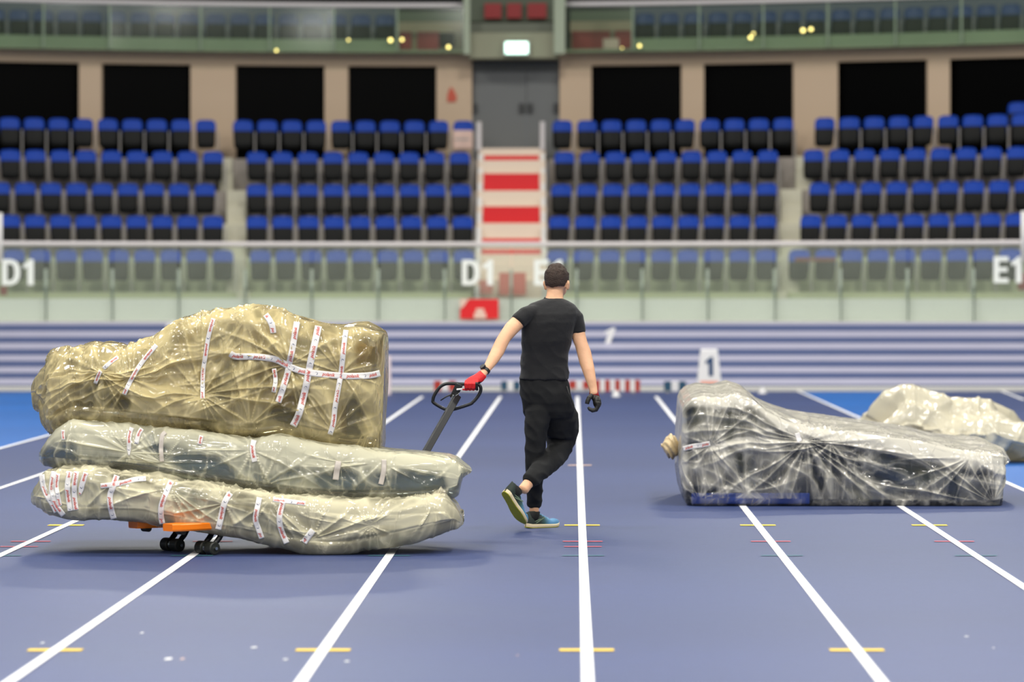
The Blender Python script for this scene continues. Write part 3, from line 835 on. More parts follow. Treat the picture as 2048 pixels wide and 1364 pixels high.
# ---- cream heap of sheeting behind
heap = empty('plastic_sheeting', P(1930, 915, 34.2)); tag(heap, 'billowing heap of cream plastic sheeting behind the lone wrapped mat', 'plastic sheeting')
H_top = [(1715, 905), (1725, 880), (1745, 862), (1768, 850), (1775, 830), (1790, 806), (1812, 790), (1840, 793), (1862, 801), (1885, 804), (1905, 815), (1920, 813), (1945, 810), (1970, 812), (1985, 810), (2005, 825), (2030, 843), (2060, 862), (2090, 885), (2110, 905)]
H_bot = [(1715, 908), (1730, 922), (1800, 926), (1900, 926), (1980, 924), (2048, 922), (2095, 920), (2110, 908)]
b5 = Bag(H_top, H_bot, 33.0, 1.3, r=0.25, Nu=200, fr=(70, 20, 24, 10, 14, 10, 24, 14), endp=3)
b5.crumple([(1830, 860, .5, .10, 14, 3), (1960, 850, .6, .10, 14, 4), (2010, 900, .5, .08, 16, 6), (1900, 905, .4, .06, 14, 7)], base=(0.16, 0.035, 0.010), seed=81)
b5.haze += 0.9
b5.build('sheet', M_film_heap, heap)
if True:
    me = heap.children[0].data
    zmin = -heap.location.z+0.004
    for v in me.vertices:
        if v.co.z < zmin: v.co.z = zmin
def clamp_floor(root, zf=0.004):
    for ch in root.children:
        if ch.type == 'MESH':
            lim = -root.location.z+zf
            for v in ch.data.vertices:
                if v.co.z < lim: v.co.z = lim
clamp_floor(right_root); clamp_floor(low_root)

# ================================================================ PALLET TRUCK
truck = empty('pallet_truck', (-2.0, 22.55, 0)); tag(truck, 'orange forked hand pallet truck with black loop handle under the mat stack', 'pallet truck')
ax = Vector((0.74, 0.67, 0)).normalized(); sdv = Vector((ax.y, -ax.x, 0))
tipA = P(266, 1050, 21.70); tipA.z = 0.18
fork_c = []
for k in range(2):
    tip = tipA+sdv*0.37*k
    z1 = 0.203; z0 = 0.158
    hw = 0.08
    f = MB()
    pr = [(0.0, .62), (0.05, .85), (0.12, 1.0), (1.2, 1.0)]
    rg = []
    for (s_, w_) in pr:
        c = tip+ax*s_; 
        rg.append([Vector((c.x, c.y, 0))+sdv*hw*w_*a+Vector((0, 0, z)) for a, z in ((-1, z0+.01), (-.9, z0), (.9, z0), (1, z0+.01), (1, z1-.006), (.93, z1), (-.93, z1), (-1, z1-.006))])
    f.rings(rg)
    fk = local(f, truck).build('fork', M_orange, truck)
    # small entry roller at the tip
    r_ = MB(); c = tip+ax*0.10; c.z = z0-0.004
    r_.tube([c-sdv*0.03, c+sdv*0.03], 0.022, 16)
    local(r_, truck).build('entry_roller', M_wheel, fk, smooth=False)
    # black yoke and load roller
    y_ = MB(); c = tip+ax*0.30; 
    for s_ in (-1, 1):
        q = Vector((c.x, c.y, 0))+sdv*0.05*s_
        pts = [q+ax*0.10+Vector((0, 0, z0+.005)), q+ax*0.055+Vector((0, 0, .10)), q+ax*0.02+Vector((0, 0, .065)), q+Vector((0, 0, .042))]
        y_.tube(pts, [0.017, .018, .016, .014], 10)
    local(y_, truck).build('wheel_yoke', M_frame, fk, smooth=True)
    w = MB(); q = Vector((c.x, c.y, 0.0415))
    w.tube([q-sdv*0.085, q-sdv*0.08, q-sdv*0.022, q-sdv*0.017], [.034, .041, .041, .034], 22)
    w.tube([q+sdv*0.017, q+sdv*0.022, q+sdv*0.08, q+sdv*0.085], [.034, .041, .041, .034], 22)
    wl = local(w, truck).build('load_roller', M_wheel, truck)
    a_ = MB()
    a_.tube([q-sdv*0.1, q+sdv*0.1], .010, 12)
    a_.tube([q-sdv*0.014, q+sdv*0.014], .030, 18)
    local(a_, truck).build('axle', M_chrome, wl)
    fork_c.append(tip)
heel = (fork_c[0]+fork_c[1])/2+ax*1.18
bx_ = MB()
c = Vector((heel.x, heel.y, 0))
bx_.bar(c+Vector((0, 0, .14)), c+ax*.42+Vector((0, 0, .14)), 0.14, 0.05)
bx_.bar(c-sdv*0.27+Vector((0, 0, .15)), c+sdv*0.27+Vector((0, 0, .15)), 0.14, 0.09)
local(bx_, truck).build('fork_heel', M_orange, truck, bevel=0.01)
base = c+ax*0.42
pm = MB(); pm.tube([base+Vector((0, 0, z)) for z in (.12, .14, .30, .33)], [.05, .06, .06, .035], 18)
local(pm, truck).build('hydraulic_pump', M_frame, truck, smooth=False)
sw = MB(); sw.tube([base-sdv*.08+Vector((0, 0, .09)), base-sdv*.03+Vector((0, 0, .09))], .088, 24); sw.tube([base+sdv*.03+Vector((0, 0, .09)), base+sdv*.08+Vector((0, 0, .09))], .088, 24)
sw.tube([base-sdv*.08+Vector((0, 0, .09)), base+sdv*.08+Vector((0, 0, .09))], .015, 10)
local(sw, truck).build('steering_wheel', M_wheel, truck)
# shaft: from the pump towards the man's hand
DH = 23.62
pa = P(915, 792, DH); pb = P(851, 905, 23.25)
direction = (pb-pa).normalized(); foot = pa+direction*((pa.z-0.24)/(-direction.z))
sh = MB(); sh.bar(foot, pa, 0.046, 0.036, up=(0.5, -0.8, 0.3))
sh.tube([base+Vector((0, 0, .22)), foot], .03, 10)
hd = local(sh, truck).build('handle_shaft', M_frame, truck, bevel=0.004)
HP = [(866, 800), (869, 790), (879, 775), (888, 769), (898, 767), (920, 768), (944, 769), (956, 769), (961, 774), (961, 783), (955, 794), (946, 804), (938, 809), (905, 819), (889, 818), (868, 806)]
lp = MB()
cl = [P(x, y, DH+0.0) for x, y in HP]
fine = []
m = len(cl)
for i in range(m):
    p0, p1, p2, p3 = cl[i-1], cl[i], cl[(i+1) % m], cl[(i+2) % m]
    for k in range(5):
        t = k/5; fine.append(0.5*((2*p1)+(-p0+p2)*t+(2*p0-5*p1+4*p2-p3)*t*t+(-p0+3*p1-3*p2+p3)*t**3))
lp.tube(fine, 0.0115, 12, closed=True)
ho = local(lp, truck).build('handle_loop', M_frame, truck, smooth=True)
mb = MB(); mb.bar(P(919, 768, DH), P(906, 797, DH), 0.05, 0.03, up=(0, -1, 0)); local(mb, truck).build('handle_head', M_frame, truck, bevel=0.005)
mb = MB(); mb.tube([P(903, 789, DH-.03), P(893, 793, DH-.04), P(881, 801, DH-.05)], [.006, .005, .004], 8); local(mb, truck).build('release_lever', M_frame, truck, smooth=True)
mb = MB(); mb.bar(P(913, 779, DH-.03), P(925, 778, DH-.03), 0.012, 0.02, up=(0, -1, 0)); o = local(mb, truck).build('lever_tip', M_white, truck, bevel=.003); o['label'] = 'white end of the lever'
mb = MB(); mb.bar(P(925, 779, DH-.03), P(947, 779, DH-.03), 0.012, 0.016, up=(0, -1, 0)); o = local(mb, truck).build('control_lever', M_red, truck, bevel=.003); o['label'] = 'red finger lever'
mb = MB(); mb.bar(P(907, 790, DH-.032), P(902, 800, DH-.032), 0.012, 0.012, up=(0, -1, 0)); mb.bar(P(919, 786, DH-.03), P(911, 792, DH-.03), 0.005, 0.006, up=(0, -1, 0)); local(mb, truck).build('spring_link', M_chrome, truck, bevel=.002)

# ================================================================ THE MAN
man = empty('person', (P(1085, 1055, 24.1).x, 24.1, 0)); tag(man, 'man in black t-shirt and black trousers walking away, pulling the pallet truck handle', 'person')
SC = 24.0/F
def ringpt(c, s, d, rx, ry, n=28, e=2.0):
    out = []
    for k in range(n):
        a = 2*math.pi*k/n; ca, sa = math.cos(a), math.sin(a)
        out.append(c+s*(rx*math.copysign(abs(ca)**(2/e), ca))+d*(ry*math.copysign(abs(sa)**(2/e), sa)))
    return out
def limb(mb, pts, n=24, grow=0.0):
    """pts: (px, py, D, radius_px, depth factor)"""
    C = [P(p[0], p[1], p[2]) for p in pts]; rg = []
    for i, p in enumerate(pts):
        t = (C[min(i+1, len(C)-1)]-C[max(i-1, 0)]).normalized()
        s = t.cross(Vector((0, 1, 0))).normalized(); d = s.cross(t).normalized()
        r = p[3]*p[2]/F+grow; k = p[4] if len(p) > 4 else 1.0
        rg.append(ringpt(C[i], s, d, r, r*k, n))
    # rounded ends
    t0 = (C[0]-C[1]).normalized(); t1 = (C[-1]-C[-2]).normalized()
    r0 = pts[0][3]*SC*.5; r1 = pts[-1][3]*SC*.5
    a = [C[0]+(q-C[0])*.55+t0*r0*.8 for q in rg[0]]; b_ = [C[-1]+(q-C[-1])*.55+t1*r1*.8 for q in rg[-1]]
    mb.rings([a]+rg+[b_])
def torso(mb, rows, grow=0.0, e=2.4):
    rg = []
    for (py, cx, hw, dr, D) in rows:
        rg.append(ringpt(P(cx, py, D), Vector((1, 0, 0)), Vector((0, 1, 0)), hw*D/F+grow, dr+grow, 36, e))
    mb.rings(rg)
T_rows = [(597, 1107, 17, .062, 24.08), (602, 1106, 30, .078, 24.07), (608, 1104, 43, .09, 24.06), (616, 1102, 52, .105, 24.05), (628, 1101, 56, .12, 24.04), (645, 1098, 54, .125, 24.03), (662, 1095, 51, .125, 24.03), (682, 1093, 49, .12, 24.03), (705, 1091, 45.5, .11, 24.04), (730, 1089, 46, .112, 24.05), (748, 1088, 48, .12, 24.05), (759, 1087, 48.5, .124, 24.05)]
A_left = [(1062, 624, 23.98, 14), (1046, 634, 23.95, 14.5), (1034, 646, 23.92, 14.8), (1022, 658, 23.88, 14.8, .95), (1009, 675, 23.84, 13.0), (1003, 686, 23.82, 13.4), (995, 703, 23.79, 13.4, .92), (987, 717, 23.75, 12.0, .88), (980, 728, 23.72, 10.2, .82), (973, 738, 23.69, 8.4, .75), (966, 747, 23.66, 7.8, .75), (960, 755, 23.64, 8.2, .75)]
A_right = [(1142, 624, 24.05, 14), (1150, 637, 24.05, 14.5), (1154, 655, 24.05, 14.6, .95), (1158, 675, 24.04, 14.0, .95), (1163, 690, 24.03, 13.2), (1168, 705, 24.02, 14.2, .92), (1172, 722, 24.0, 14.0, .9), (1177, 740, 23.97, 12.6, .88), (1182, 760, 23.95, 10.6, .82), (1186, 776, 23.94, 8.6, .75), (1188, 788, 23.93, 8.0, .75)]
SL = [(1080, 830, 24.1, 20), (1073, 850, 24.05, 15), (1071, 900, 24.0, 16), (1070, 930, 24.0, 14), (1069, 970, 24.05, 13, 1.05), (1069, 1000, 24.08, 10.5), (1068, 1025, 24.1, 9.5), (1067, 1040, 24.1, 10)]
TL = [(1116, 825, 24.1, 20), (1124, 855, 24.2, 20), (1127, 885, 24.28, 18), (1120, 905, 24.2, 16), (1098, 930, 24.05, 15), (1075, 951, 23.9, 13), (1056, 967, 23.80, 11), (1046, 980, 23.76, 11)]
body = MB()
torso(body, T_rows, -0.012)
torso(body, [(752, 1088, 44, .11, 24.05), (790, 1091, 44, .12, 24.05), (825, 1098, 44, .11, 24.08)], 0)
for l_ in (A_left, A_right): limb(body, l_)
for l_ in (SL, TL): limb(body, l_)
fd = Vector((0.30, 0.95, -0.12)).normalized(); rt = fd.cross(Vector((0, 0, 1))).normalized(); upv = rt.cross(fd)
HR = Matrix((rt, fd, upv)).transposed()
hc = P(1113.5, 559, 24.12)
limb(body, [(1108, 606, 24.08, 22, .8), (1109, 597, 24.09, 18, 1.0), (1110, 587, 24.1, 16.5, 1.05), (1111, 572, 24.12, 16.5, 1.05)])
body.ellipsoid(hc, (0.077, 0.095, 0.098), HR, 28, 20)
body.ellipsoid(hc+fd*0.045-upv*0.065, (0.058, 0.062, 0.052), HR)
body.ellipsoid(hc+fd*0.088-upv*0.105, (0.028, 0.022, 0.020), HR, 12, 10)       # chin
body.ellipsoid(hc+fd*0.103-upv*0.030, (0.014, 0.022, 0.026), HR, 12, 10)       # nose
body.ellipsoid(hc+fd*0.094-upv*0.075, (0.024, 0.012, 0.008), HR, 12, 10)       # mouth
body.ellipsoid(hc+fd*0.085+upv*0.012, (0.055, 0.014, 0.010), HR, 14, 10)       # brow
for s_ in (-1, 1):
    body.ellipsoid(hc+rt*s_*0.081-upv*0.040+fd*0.006, (0.012, 0.024, 0.036), HR, 14, 12)   # ears
    body.ellipsoid(hc+rt*s_*0.088-upv*0.028-fd*0.006, (0.009, 0.016, 0.022), HR, 14, 12)
bm_ = shift_mesh(remesh(body, 0.006, 5), man)
link('body', bm_, M_skin, man)
for s_ in (-1, 1):
    e_ = MB(); e_.ellipsoid(hc+rt*s_*0.032+fd*0.088-upv*0.010, (0.012, 0.010, 0.010), HR, 12, 8)
    local(e_, man).build('eye', M_white, man, smooth=True)
# hair
hb = MB()
hb.ellipsoid(hc+upv*0.006-fd*0.004, (0.0865, 0.103, 0.107), HR, 36, 28)
hb.ellipsoid(hc-upv*0.025-fd*0.035, (0.076, 0.068, 0.062), HR, 36, 28)
hme = remesh(hb, 0.005, 2)
import mathutils
bmh = bmesh.new(); bmh.from_mesh(hme)
dele = []
for v in bmh.verts:
    q = v.co-hc; a = q.dot(fd); u_ = q.dot(upv); r_ = q.dot(rt)
    n_ = mathutils.noise.noise(v.co*60)*0.0035+mathutils.noise.noise(v.co*25)*0.004
    if u_ > 0.03: v.co += v.normal*n_*1.6
    else: v.co -= v.normal*min((0.03-u_)*0.05, 0.0045)
    limit = -0.064-0.006*math.cos(r_*55) if a < 0.0 else -0.060+a*2.0
    if abs(r_) > 0.062 and a > -0.025: limit = max(limit, -0.030)
    if u_ < limit+mathutils.noise.noise(v.co*90)*0.004: dele.append(v)
bmesh.ops.delete(bmh, geom=dele, context='VERTS'); bmh.to_mesh(hme); bmh.free()
link('hair', shift_mesh(hme, man), M_hair, man)

# t-shirt
def folds(scale, amp, seed=0.0, st=(1, 1, 1)):
    def f(co):
        q = Vector((co.x*st[0], co.y*st[1], co.z*st[2]))*scale+Vector((seed, seed, seed))
        n = mathutils.noise.noise(q)
        return amp*(1-2*abs(n))-amp*0.4+amp*.4*mathutils.noise.noise(q*2.7)
    return f
ts = MB()
torso(ts, T_rows[:-1]+[(758, 1087, 49, .127, 24.05)], 0.004)
limb(ts, [(1072, 624, 24.0, 14, 1.2), (1060, 626, 23.98, 15.0, 1.2), (1050, 631, 23.95, 15.8, 1.1), (1041, 638, 23.93, 15.8, 1.05), (1036, 643, 23.92, 15.4, 1.05)], grow=0.003)
limb(ts, [(1130, 624, 24.05, 14, 1.2), (1142, 627, 24.05, 16.0, 1.1), (1150, 636, 24.05, 17.2, 1.1), (1155, 655, 24.05, 15.2, 1.05), (1156, 664, 24.05, 14.8, 1.05)], grow=0.003)
def shirt_d(co):
    z = co.z
    n = mathutils.noise.noise(Vector((co.x*9+z*4, co.y*6, z*7)))
    k = min(max((1.42-z)/0.28, 0.15), 1.0)
    return k*0.009*(1-2*abs(n)**.8)+0.002*mathutils.noise.noise(co*22)
tme = shift_mesh(remesh(ts, 0.0065, 4, shirt_d), man)
link('t_shirt', tme, M_shirt, man)
cb = MB()   # ribbed collar
cpts = [P(1107+17.5*math.cos(a), 598-2.0*math.sin(a)-1.5*math.cos(a)*-1, 24.08)+Vector((0, 0.066*math.sin(a), 0)) for a in [2*math.pi*k/36 for k in range(36)]]
cb.tube(cpts, 0.007, 8, closed=True)
local(cb, man).build('collar', M_shirt, man, smooth=True)

# trousers
tr = MB()
torso(tr, [(753, 1087, 46, .118, 24.05), (765, 1088, 49, .124, 24.05), (785, 1091, 50.5, .134, 24.05), (805, 1095, 52, .138, 24.06), (822, 1098, 52, .132, 24.08), (835, 1099, 48, .12, 24.1)], 0, 2.3)
limb(tr, [(1078, 815, 24.03, 26, 1.1), (1074, 845, 24.0, 23.5, 1.15), (1071, 880, 24.0, 20.5, 1.15), (1070, 910, 24.0, 19, 1.1), (1069, 940, 24.02, 18, 1.1), (1069, 970, 24.05, 16.5, 1.1), (1069, 995, 24.08, 14.8, 1.1), (1069, 1006, 24.1, 14, 1.1), (1069, 1012, 24.1, 13.4, 1.1)], grow=0.002)
limb(tr, [(1110, 808, 24.08, 34, 1.0), (1121, 838, 24.15, 36, .95), (1121, 862, 24.2, 35.5, .92), (1121, 882, 24.22, 29, .95), (1116, 905, 24.16, 24.0, .95), (1100, 922, 24.05, 21.5, .95), (1083, 938, 23.94, 19.5, .95), (1067, 954, 23.84, 17.5, .95), (1058, 962, 23.80, 15.8, .95)], grow=0.002)
def tr_d(co):
    n = mathutils.noise.noise(Vector((co.x*11+co.z*5, co.y*8, co.z*9)))
    return 0.008*(1-2*abs(n))-0.003+0.002*mathutils.noise.noise(co*24)
tm = remesh(tr, 0.0065, 4, tr_d)
link('trousers', shift_mesh(tm, man), M_trouser, man)
pk = MB(); pk.tube([P(1133, 772, 23.95), P(1140, 793, 23.93), P(1147, 812, 23.96)], [.003, .004, .003], 8)
o = local(pk, man).build('pocket_zip', M_dark, man, smooth=True); o['label'] = 'dark zip of the side pocket'

# shoes
def shoe(heel, L, U, label, length=0.285, thin=1.0):
    L = Vector(L).normalized(); U = Vector(U); U = (U-L*U.dot(L)).normalized(); S_ = L.cross(U).normalized()
    R = Matrix((L, S_, U)).transposed(); heel = Vector(heel)
    T = lambda x, y, z: heel+R@Vector((x*length/.285, y, z))
    def prof(x):
        t = x/.285
        w = 0.036+0.014*math.sin(math.pi*min(max((t-0.25)/0.75, 0), 1))-0.006*math.exp(-((t-.42)/.12)**2)
        if t < 0.12: w *= math.sqrt(max(1-((0.12-t)/0.12)**2, 0.03))
        if t > 0.80: w *= math.sqrt(max(1-((t-0.80)/0.205)**2, 0.02))
        return w
    xs = [0.285*k/22 for k in range(23)]
    up = MB()
    rg = []
    for x in xs:
        t = x/.285; w = prof(x)*0.96
        h = 0.095 if t < 0.30 else 0.095-0.062*min((t-0.30)/0.40, 1)**.8
        if t < .06: h = .088
        if t > 0.78: h = 0.034*math.sqrt(max(1-((t-0.78)/0.24)**2, 0.02))+0.006
        ring = []
        for k in range(20):
            a = 2*math.pi*k/20; ca, sa = math.cos(a), math.sin(a)
            y = w*math.copysign(abs(ca)**.8, ca); z = 0.022+(h if sa > 0 else 0.01)*math.copysign(abs(sa)**.75, sa)
            if z > 0.06: y *= 1-0.35*(z-0.06)/0.055
            ring.append(T(x, y, z))
        rg.append(ring)
    up.rings(rg)
    so = MB(); rg = []; r2 = []
    for x in xs:
        w = prof(x)*1.06; t = x/.285; lift = 0.012*max((t-.75)/.25, 0)**2+0.006*max((.12-t)/.12, 0)
        thk = 0.030-0.008*t
        rg.append([T(x, y*w, z) for y, z in ((-1, .005+lift), (1, .005+lift), (1.05, .018+lift), (1, thk+lift), (-1, thk+lift), (-1.05, .018+lift))])
        r2.append([T(x, y*w*.97, z) for y, z in ((-1, lift+.001), (1, lift+.001), (1, .009+lift), (-1, .009+lift))])
    so.rings(rg); ou = MB(); ou.rings(r2)
    s0 = bpy.data.materials.get('running_shoe_mesh')
    if not s0:
        s0, N, Lk, B = newmat('running_shoe_mesh')
        at = N.new('ShaderNodeAttribute'); at.attribute_name = 'along'
        cr = N.new('ShaderNodeValToRGB'); cr.color_ramp.elements[0].position = 0.36; cr.color_ramp.elements[0].color = lin((34, 46, 40))
        cr.color_ramp.elements[1].position = 0.62; cr.color_ramp.elements[1].color = lin((84, 138, 178))
        e = cr.color_ramp.elements.new(0.48); e.color = lin((48, 84, 84))
        Lk.new(at.outputs['Fac'], cr.inputs['Fac']); Lk.new(cr.outputs[0], B.inputs['Base Color']); B.inputs['Roughness'].default_value = 0.7
    me = local(up, man).mesh('shoe_upper', True); me.materials.append(s0)
    al = me.attributes.new('along', 'FLOAT', 'POINT'); vals = []
    for x in xs: vals += [x/.285]*20
    al.data.foreach_set('value', vals)
    u = link('shoe', me, None, man); u['label'] = label
    local(so, man).build('midsole', mat('cream_midsole', (232, 214, 176), 0.6), u, smooth=False, bevel=.002)
    oo = local(ou, man).build('outsole', mat('olive_yellow_outsole', (172, 170, 30), 0.6, var=.25, vscale=30), u); oo['label'] = 'olive yellow rubber sole'
    la = MB()
    for k in range(4):
        x = 0.115+0.022*k; w = prof(x)*.55; z = 0.022+(0.095-0.062*min((x/.285-0.30)/0.40, 1)**.8)+.001
        la.tube([T(x, -w, z-.008), T(x+.006, 0, z+.003), T(x+.004, w, z-.008)], .0035, 6)
        la.tube([T(x+.01, -w, z-.010), T(x, 0, z+.002), T(x-.004, w, z-.006)], .003, 6)
    local(la, man).build('laces', mat('pale_blue_lace', (120, 170, 205), 0.7), u, smooth=True)
    st = MB()
    for s_ in (-1, 1):
        for k, (xa, xb) in enumerate(((.06, .13), (.05, .10))):
            st.add([T(xa, s_*prof(xa)*1.0, .035+.012*k), T(xb, s_*prof(xb)*.93, .075-.01*k), T(xb+.012, s_*prof(xb)*.93, .072-.01*k), T(xa+.014, s_*prof(xa)*1.0, .035+.012*k)], [(0, 1, 2, 3)])
    local(st, man).build('side_stripe', mat('grey_green_stripe', (120, 140, 112), 0.5), u)
    ck = MB()
    ring1 = ringpt(T(.065, 0, .075), L, S_, .050, .036, 20); ring2 = ringpt(T(.072, 0, .112), L, S_, .047, .036, 20); r0_ = ringpt(T(.065, 0, .05), L, S_, .05, .034, 20)
    ck.rings([r0_, ring1, ring2]); local(ck, man).build('sock', mat('black_sock', (14, 16, 16), .9), man, smooth=True)
hl = P(1051, 1056, 24.02); hl.z = 0.0
shoe(hl, (0.80, 0.60, 0.0), (0, 0, 1), 'flat front shoe pointing right')
hl = P(1007, 985, 23.60)
toe = P(1046, 1049, 23.78)
shoe(hl, toe-hl, (0.62, 0.62, 0.42), 'rear shoe lifted on its toes showing the yellow sole', length=(toe-hl).length*1.03)

# gloves -------------------------------------------------
def finger(mb, pts, r):
    mb.tube([Vector(p) for p in pts], [r*1.0, r*1.02, r*.98, r*.92, r*.8, r*.45][:len(pts)], 10)
g = MB()   # left hand closed over the handle bar
wr = P(963, 752, 23.65)
g.rings([ringpt(P(x, y, D), Vector(sv_).normalized(), Vector((0, 1, 0)), a, b_, 20) for x, y, D, a, b_, sv_ in ((967, 747, 23.66, .030, .027, (-.72, 0, .69)), (965, 749, 23.655, .033, .030, (-.72, 0, .69)), (959, 755, 23.64, .036, .032, (-.66, 0, .75)), (951, 760, 23.62, .037, .034, (-.5, 0, .86)), (943, 763, 23.61, .034, .034, (-.4, 0, .9)), (935, 766, 23.60, .026, .028, (-.35, 0, .93)))])
gm = MB(); gm.v = g.v; gm.f = g.f; gm.m = g.m
for k, x in enumerate((956, 949, 942, 935)):
    L_ = (1.0, 1.12, 1.05, .85)[3-k]
    f_ = [P(x, 762, 23.63), P(x-2, 763, 23.585), P(x-3, 768, 23.565), P(x-3, 775, 23.572), P(x-2, 779, 23.60), P(x-1, 778, 23.63)]
    f_ = [f_[0]]+[f_[0]+(q-f_[0])*(0.94+.06*L_) for q in f_[1:]]
    finger(gm, f_, 0.0128)
finger(gm, [P(955, 757, 23.66), P(948, 766, 23.66), P(940, 774, 23.655), P(934, 778, 23.635), P(930, 779, 23.62)], 0.0125)
me = remesh(gm, 0.0035, 2)
lg = link('left_glove', shift_mesh(me, man), [M_glove_red, M_glove_black], man); lg['label'] = 'red glove gripping the handle'
for p in lg.data.polygons:
    c_ = p.center+man.location
    if c_.x > P(949, 0, 23.6).x and (c_.z < P(0, 764, 23.6).z) and p.normal.y < 0.5 and c_.x > P(0+951, 0, 23.6).x: p.material_index = 1
# watch
w_ = MB(); cw = P(971, 740.5, 23.683)
axis = (P(977, 732, 23.7)-P(966, 747, 23.66)).normalized(); s1 = axis.cross(Vector((0, 1, 0))).normalized(); s2 = s1.cross(axis)
w_.rings([ringpt(cw+axis*t, s1, s2, .0325, .0270, 24) for t in (-.011, -.009, .009, .011)])
wo = local(w_, man).build('watch', M_dark, man, smooth=True)
w2 = MB(); sg_ = -1 if s1.x > 0 else 1; sd_ = -1 if s2.y > 0 else 1; fc = cw+s1*(.024*sg_)+s2*(.014*sd_); nrm = (s1*sg_+s2*sd_*.6).normalized()
w2.tube([fc, fc+nrm*.013], .021, 20); local(w2, man).build('watch_case', M_frame, wo, bevel=.001)
# right hand: loose fist
g = MB()
g.rings([ringpt(P(x, y, D), Vector((1, 0, -.15)).normalized(), Vector((0, 1, 0)), a, b_, 20) for x, y, D, a, b_ in ((1188.5, 788, 23.94, .028, .022), (1189.5, 792, 23.93, .034, .026), (1192, 798, 23.92, .034, .034), (1195, 806, 23.92, .028, .046), (1195, 812, 23.92, .022, .048))])
g.ellipsoid(P(1192.5, 803, 23.92), (.024, .046, .042), None, 20, 14)
for k in range(4):
    dd = 23.872+0.026*k; s = (0.95, 1.05, 1.0, .85)[k]
    finger(g, [P(1195, 804, dd), P(1196, 812, dd), P(1192, 818+1.5*s, dd), P(1185, 820+1*s, dd-.002), P(1179, 818, dd-.003), P(1176, 814, dd-.003)], 0.0165)
finger(g, [P(1184, 790, 23.90), P(1178, 796, 23.88), P(1175, 803, 23.875), P(1174, 808, 23.875)], 0.0165)
rg_ = link('right_glove', shift_mesh(remesh(g, 0.0032, 2), man), M_glove_black, man); rg_['label'] = 'black palmed glove on the loose fist'
cf = MB(); cf.rings([ringpt(P(x, y, 23.94), Vector((1, 0, -.15)).normalized(), Vector((0, 1, 0)), a, a*.78, 20) for x, y, a in ((1187.5, 782, .031), (1188, 786, .0325), (1189, 792, .037))])
o = local(cf, man).build('glove_cuff', mat('dark_red_knit', (150, 22, 24), .8), man, smooth=True); o['label'] = 'red knitted glove cuff'

# ================================================================ LANE MARKERS AND HURDLES
def lane_box(px, py0, py1, D, label, group=None, s='1', w=52, wt=34):
    hgt = (py1-py0)*D/F; c = P(px, py1, D)
    z0 = 0.06
    r = empty('lane_marker', (c.x, D, c.z)); tag(r, label, 'lane marker', group)
    m_ = MB(); a = w/2*D/F; t_ = wt/2*D/F; d = .30; dt = .16
    m_.hexa([(-a, -d/2, 0), (a, -d/2, 0), (a, d/2, 0), (-a, d/2, 0), (-t_, -dt/2, hgt), (t_, -dt/2, hgt), (t_, dt/2, hgt), (-t_, dt/2, hgt)])
    m_.build('marker_box', M_white, r, bevel=0.02)
    tilt = math.atan2((d-dt)/2, hgt)
    tm_ = glyph_mesh(s, hgt*.44, 0.006)
    k_ = link('digit', tm_, mat('navy_digit', (14, 60, 104), .5), r); k_.location = (0, -(d/2+(-dt/2+d/2)*-.58)-.012+.0, hgt*.60); k_.rotation_euler = (-tilt, 0, 0)
    b_ = MB(); f1, f2 = 0.04, 0.26
    wa = a+(t_-a)*f1-.05; wb = a+(t_-a)*f2-.05
    ya = -(d/2+(dt/2-d/2)*f1)-.006; yb = -(d/2+(dt/2-d/2)*f2)-.006
    b_.add([(-wa, ya, hgt*f1), (wa, ya, hgt*f1), (wb, yb, hgt*f2), (-wb, yb, hgt*f2)], [(0, 1, 2, 3)])
    o = b_.build('label_panel', mat('salmon_panel', (236, 160, 136), .5), r); o['label'] = 'salmon coloured panel at the foot'
    return r
lane_box(1418, 698, 784, 57.1, 'white lane marker box with navy 1 standing behind the lone wrapped mat')
# painted lane digits near the top of the bank
def bank_digit(px, py, size, label):
    t = bank_t(py); D = 58.4+2.9*t; z = .06+1.045*t
    m_ = glyph_mesh('1', size*.60, 0.02, 0.25)
    m_.transform(Matrix.Diagonal((1.35, 1, 1, 1)))
    r = link('lane_number', m_, M_white); r.location = ((px-CX)*D/F, D-.25, z+.03)
    r['label'] = label; r['category'] = 'number sign'
bank_digit(1210, 676, 0.50, 'white slanted digit 1 on the striped bank, right of the man')
bank_digit(336, 662, 0.50, 'white slanted digit 1 on the striped bank above the wrapped mats')

def mini_hurdle(x0, x1, y0, y1, D, stripe, n, label, off=0, tilt=0):
    """striped hurdle board lying by the kerb with two short feet"""
    a = P(x0, y0, D); b_ = P(x1, y1, D); w = b_.x-a.x; h = a.z-b_.z
    r = empty('hurdle_board', ((a.x+b_.x)/2, D, max(b_.z, 0.0))); tag(r, label, 'hurdle board', 'striped boards lying along the kerb')
    q = MB(); q.box(-w/2, w/2, 0, .03, .03, h)
    q.build('board', M_white, r, bevel=.004)
    sw_ = w/n
    for k in range(n):
        if k % 2 == off:
            st = MB(); st.box(-w/2+k*sw_, -w/2+(k+1)*sw_, -.004, .034, .026, h+.003)
            st.build('stripe', stripe, r)
    for s_ in (-1, 1):
        f_ = MB(); f_.box(s_*w*.35-.03, s_*w*.35+.03, -.12, .15, 0, .035); f_.build('foot', M_steel, r, bevel=.004)
M_str_red = mat('rust_red_stripe', (176, 50, 34), .5); M_str_navy = mat('petrol_stripe', (28, 74, 100), .5)
mini_hurdle(1190, 1280, 762, 788, 56.3, M_str_red, 9, 'red and white striped board lying by the kerb beside the man', 0)
mini_hurdle(1138, 1180, 762, 781, 56.6, M_str_red, 3, 'short red and white striped board just behind the man', 0)
mini_hurdle(1328, 1372, 763, 786, 56.3, M_str_navy, 3, 'petrol and white striped board left of the lane marker box', 0)
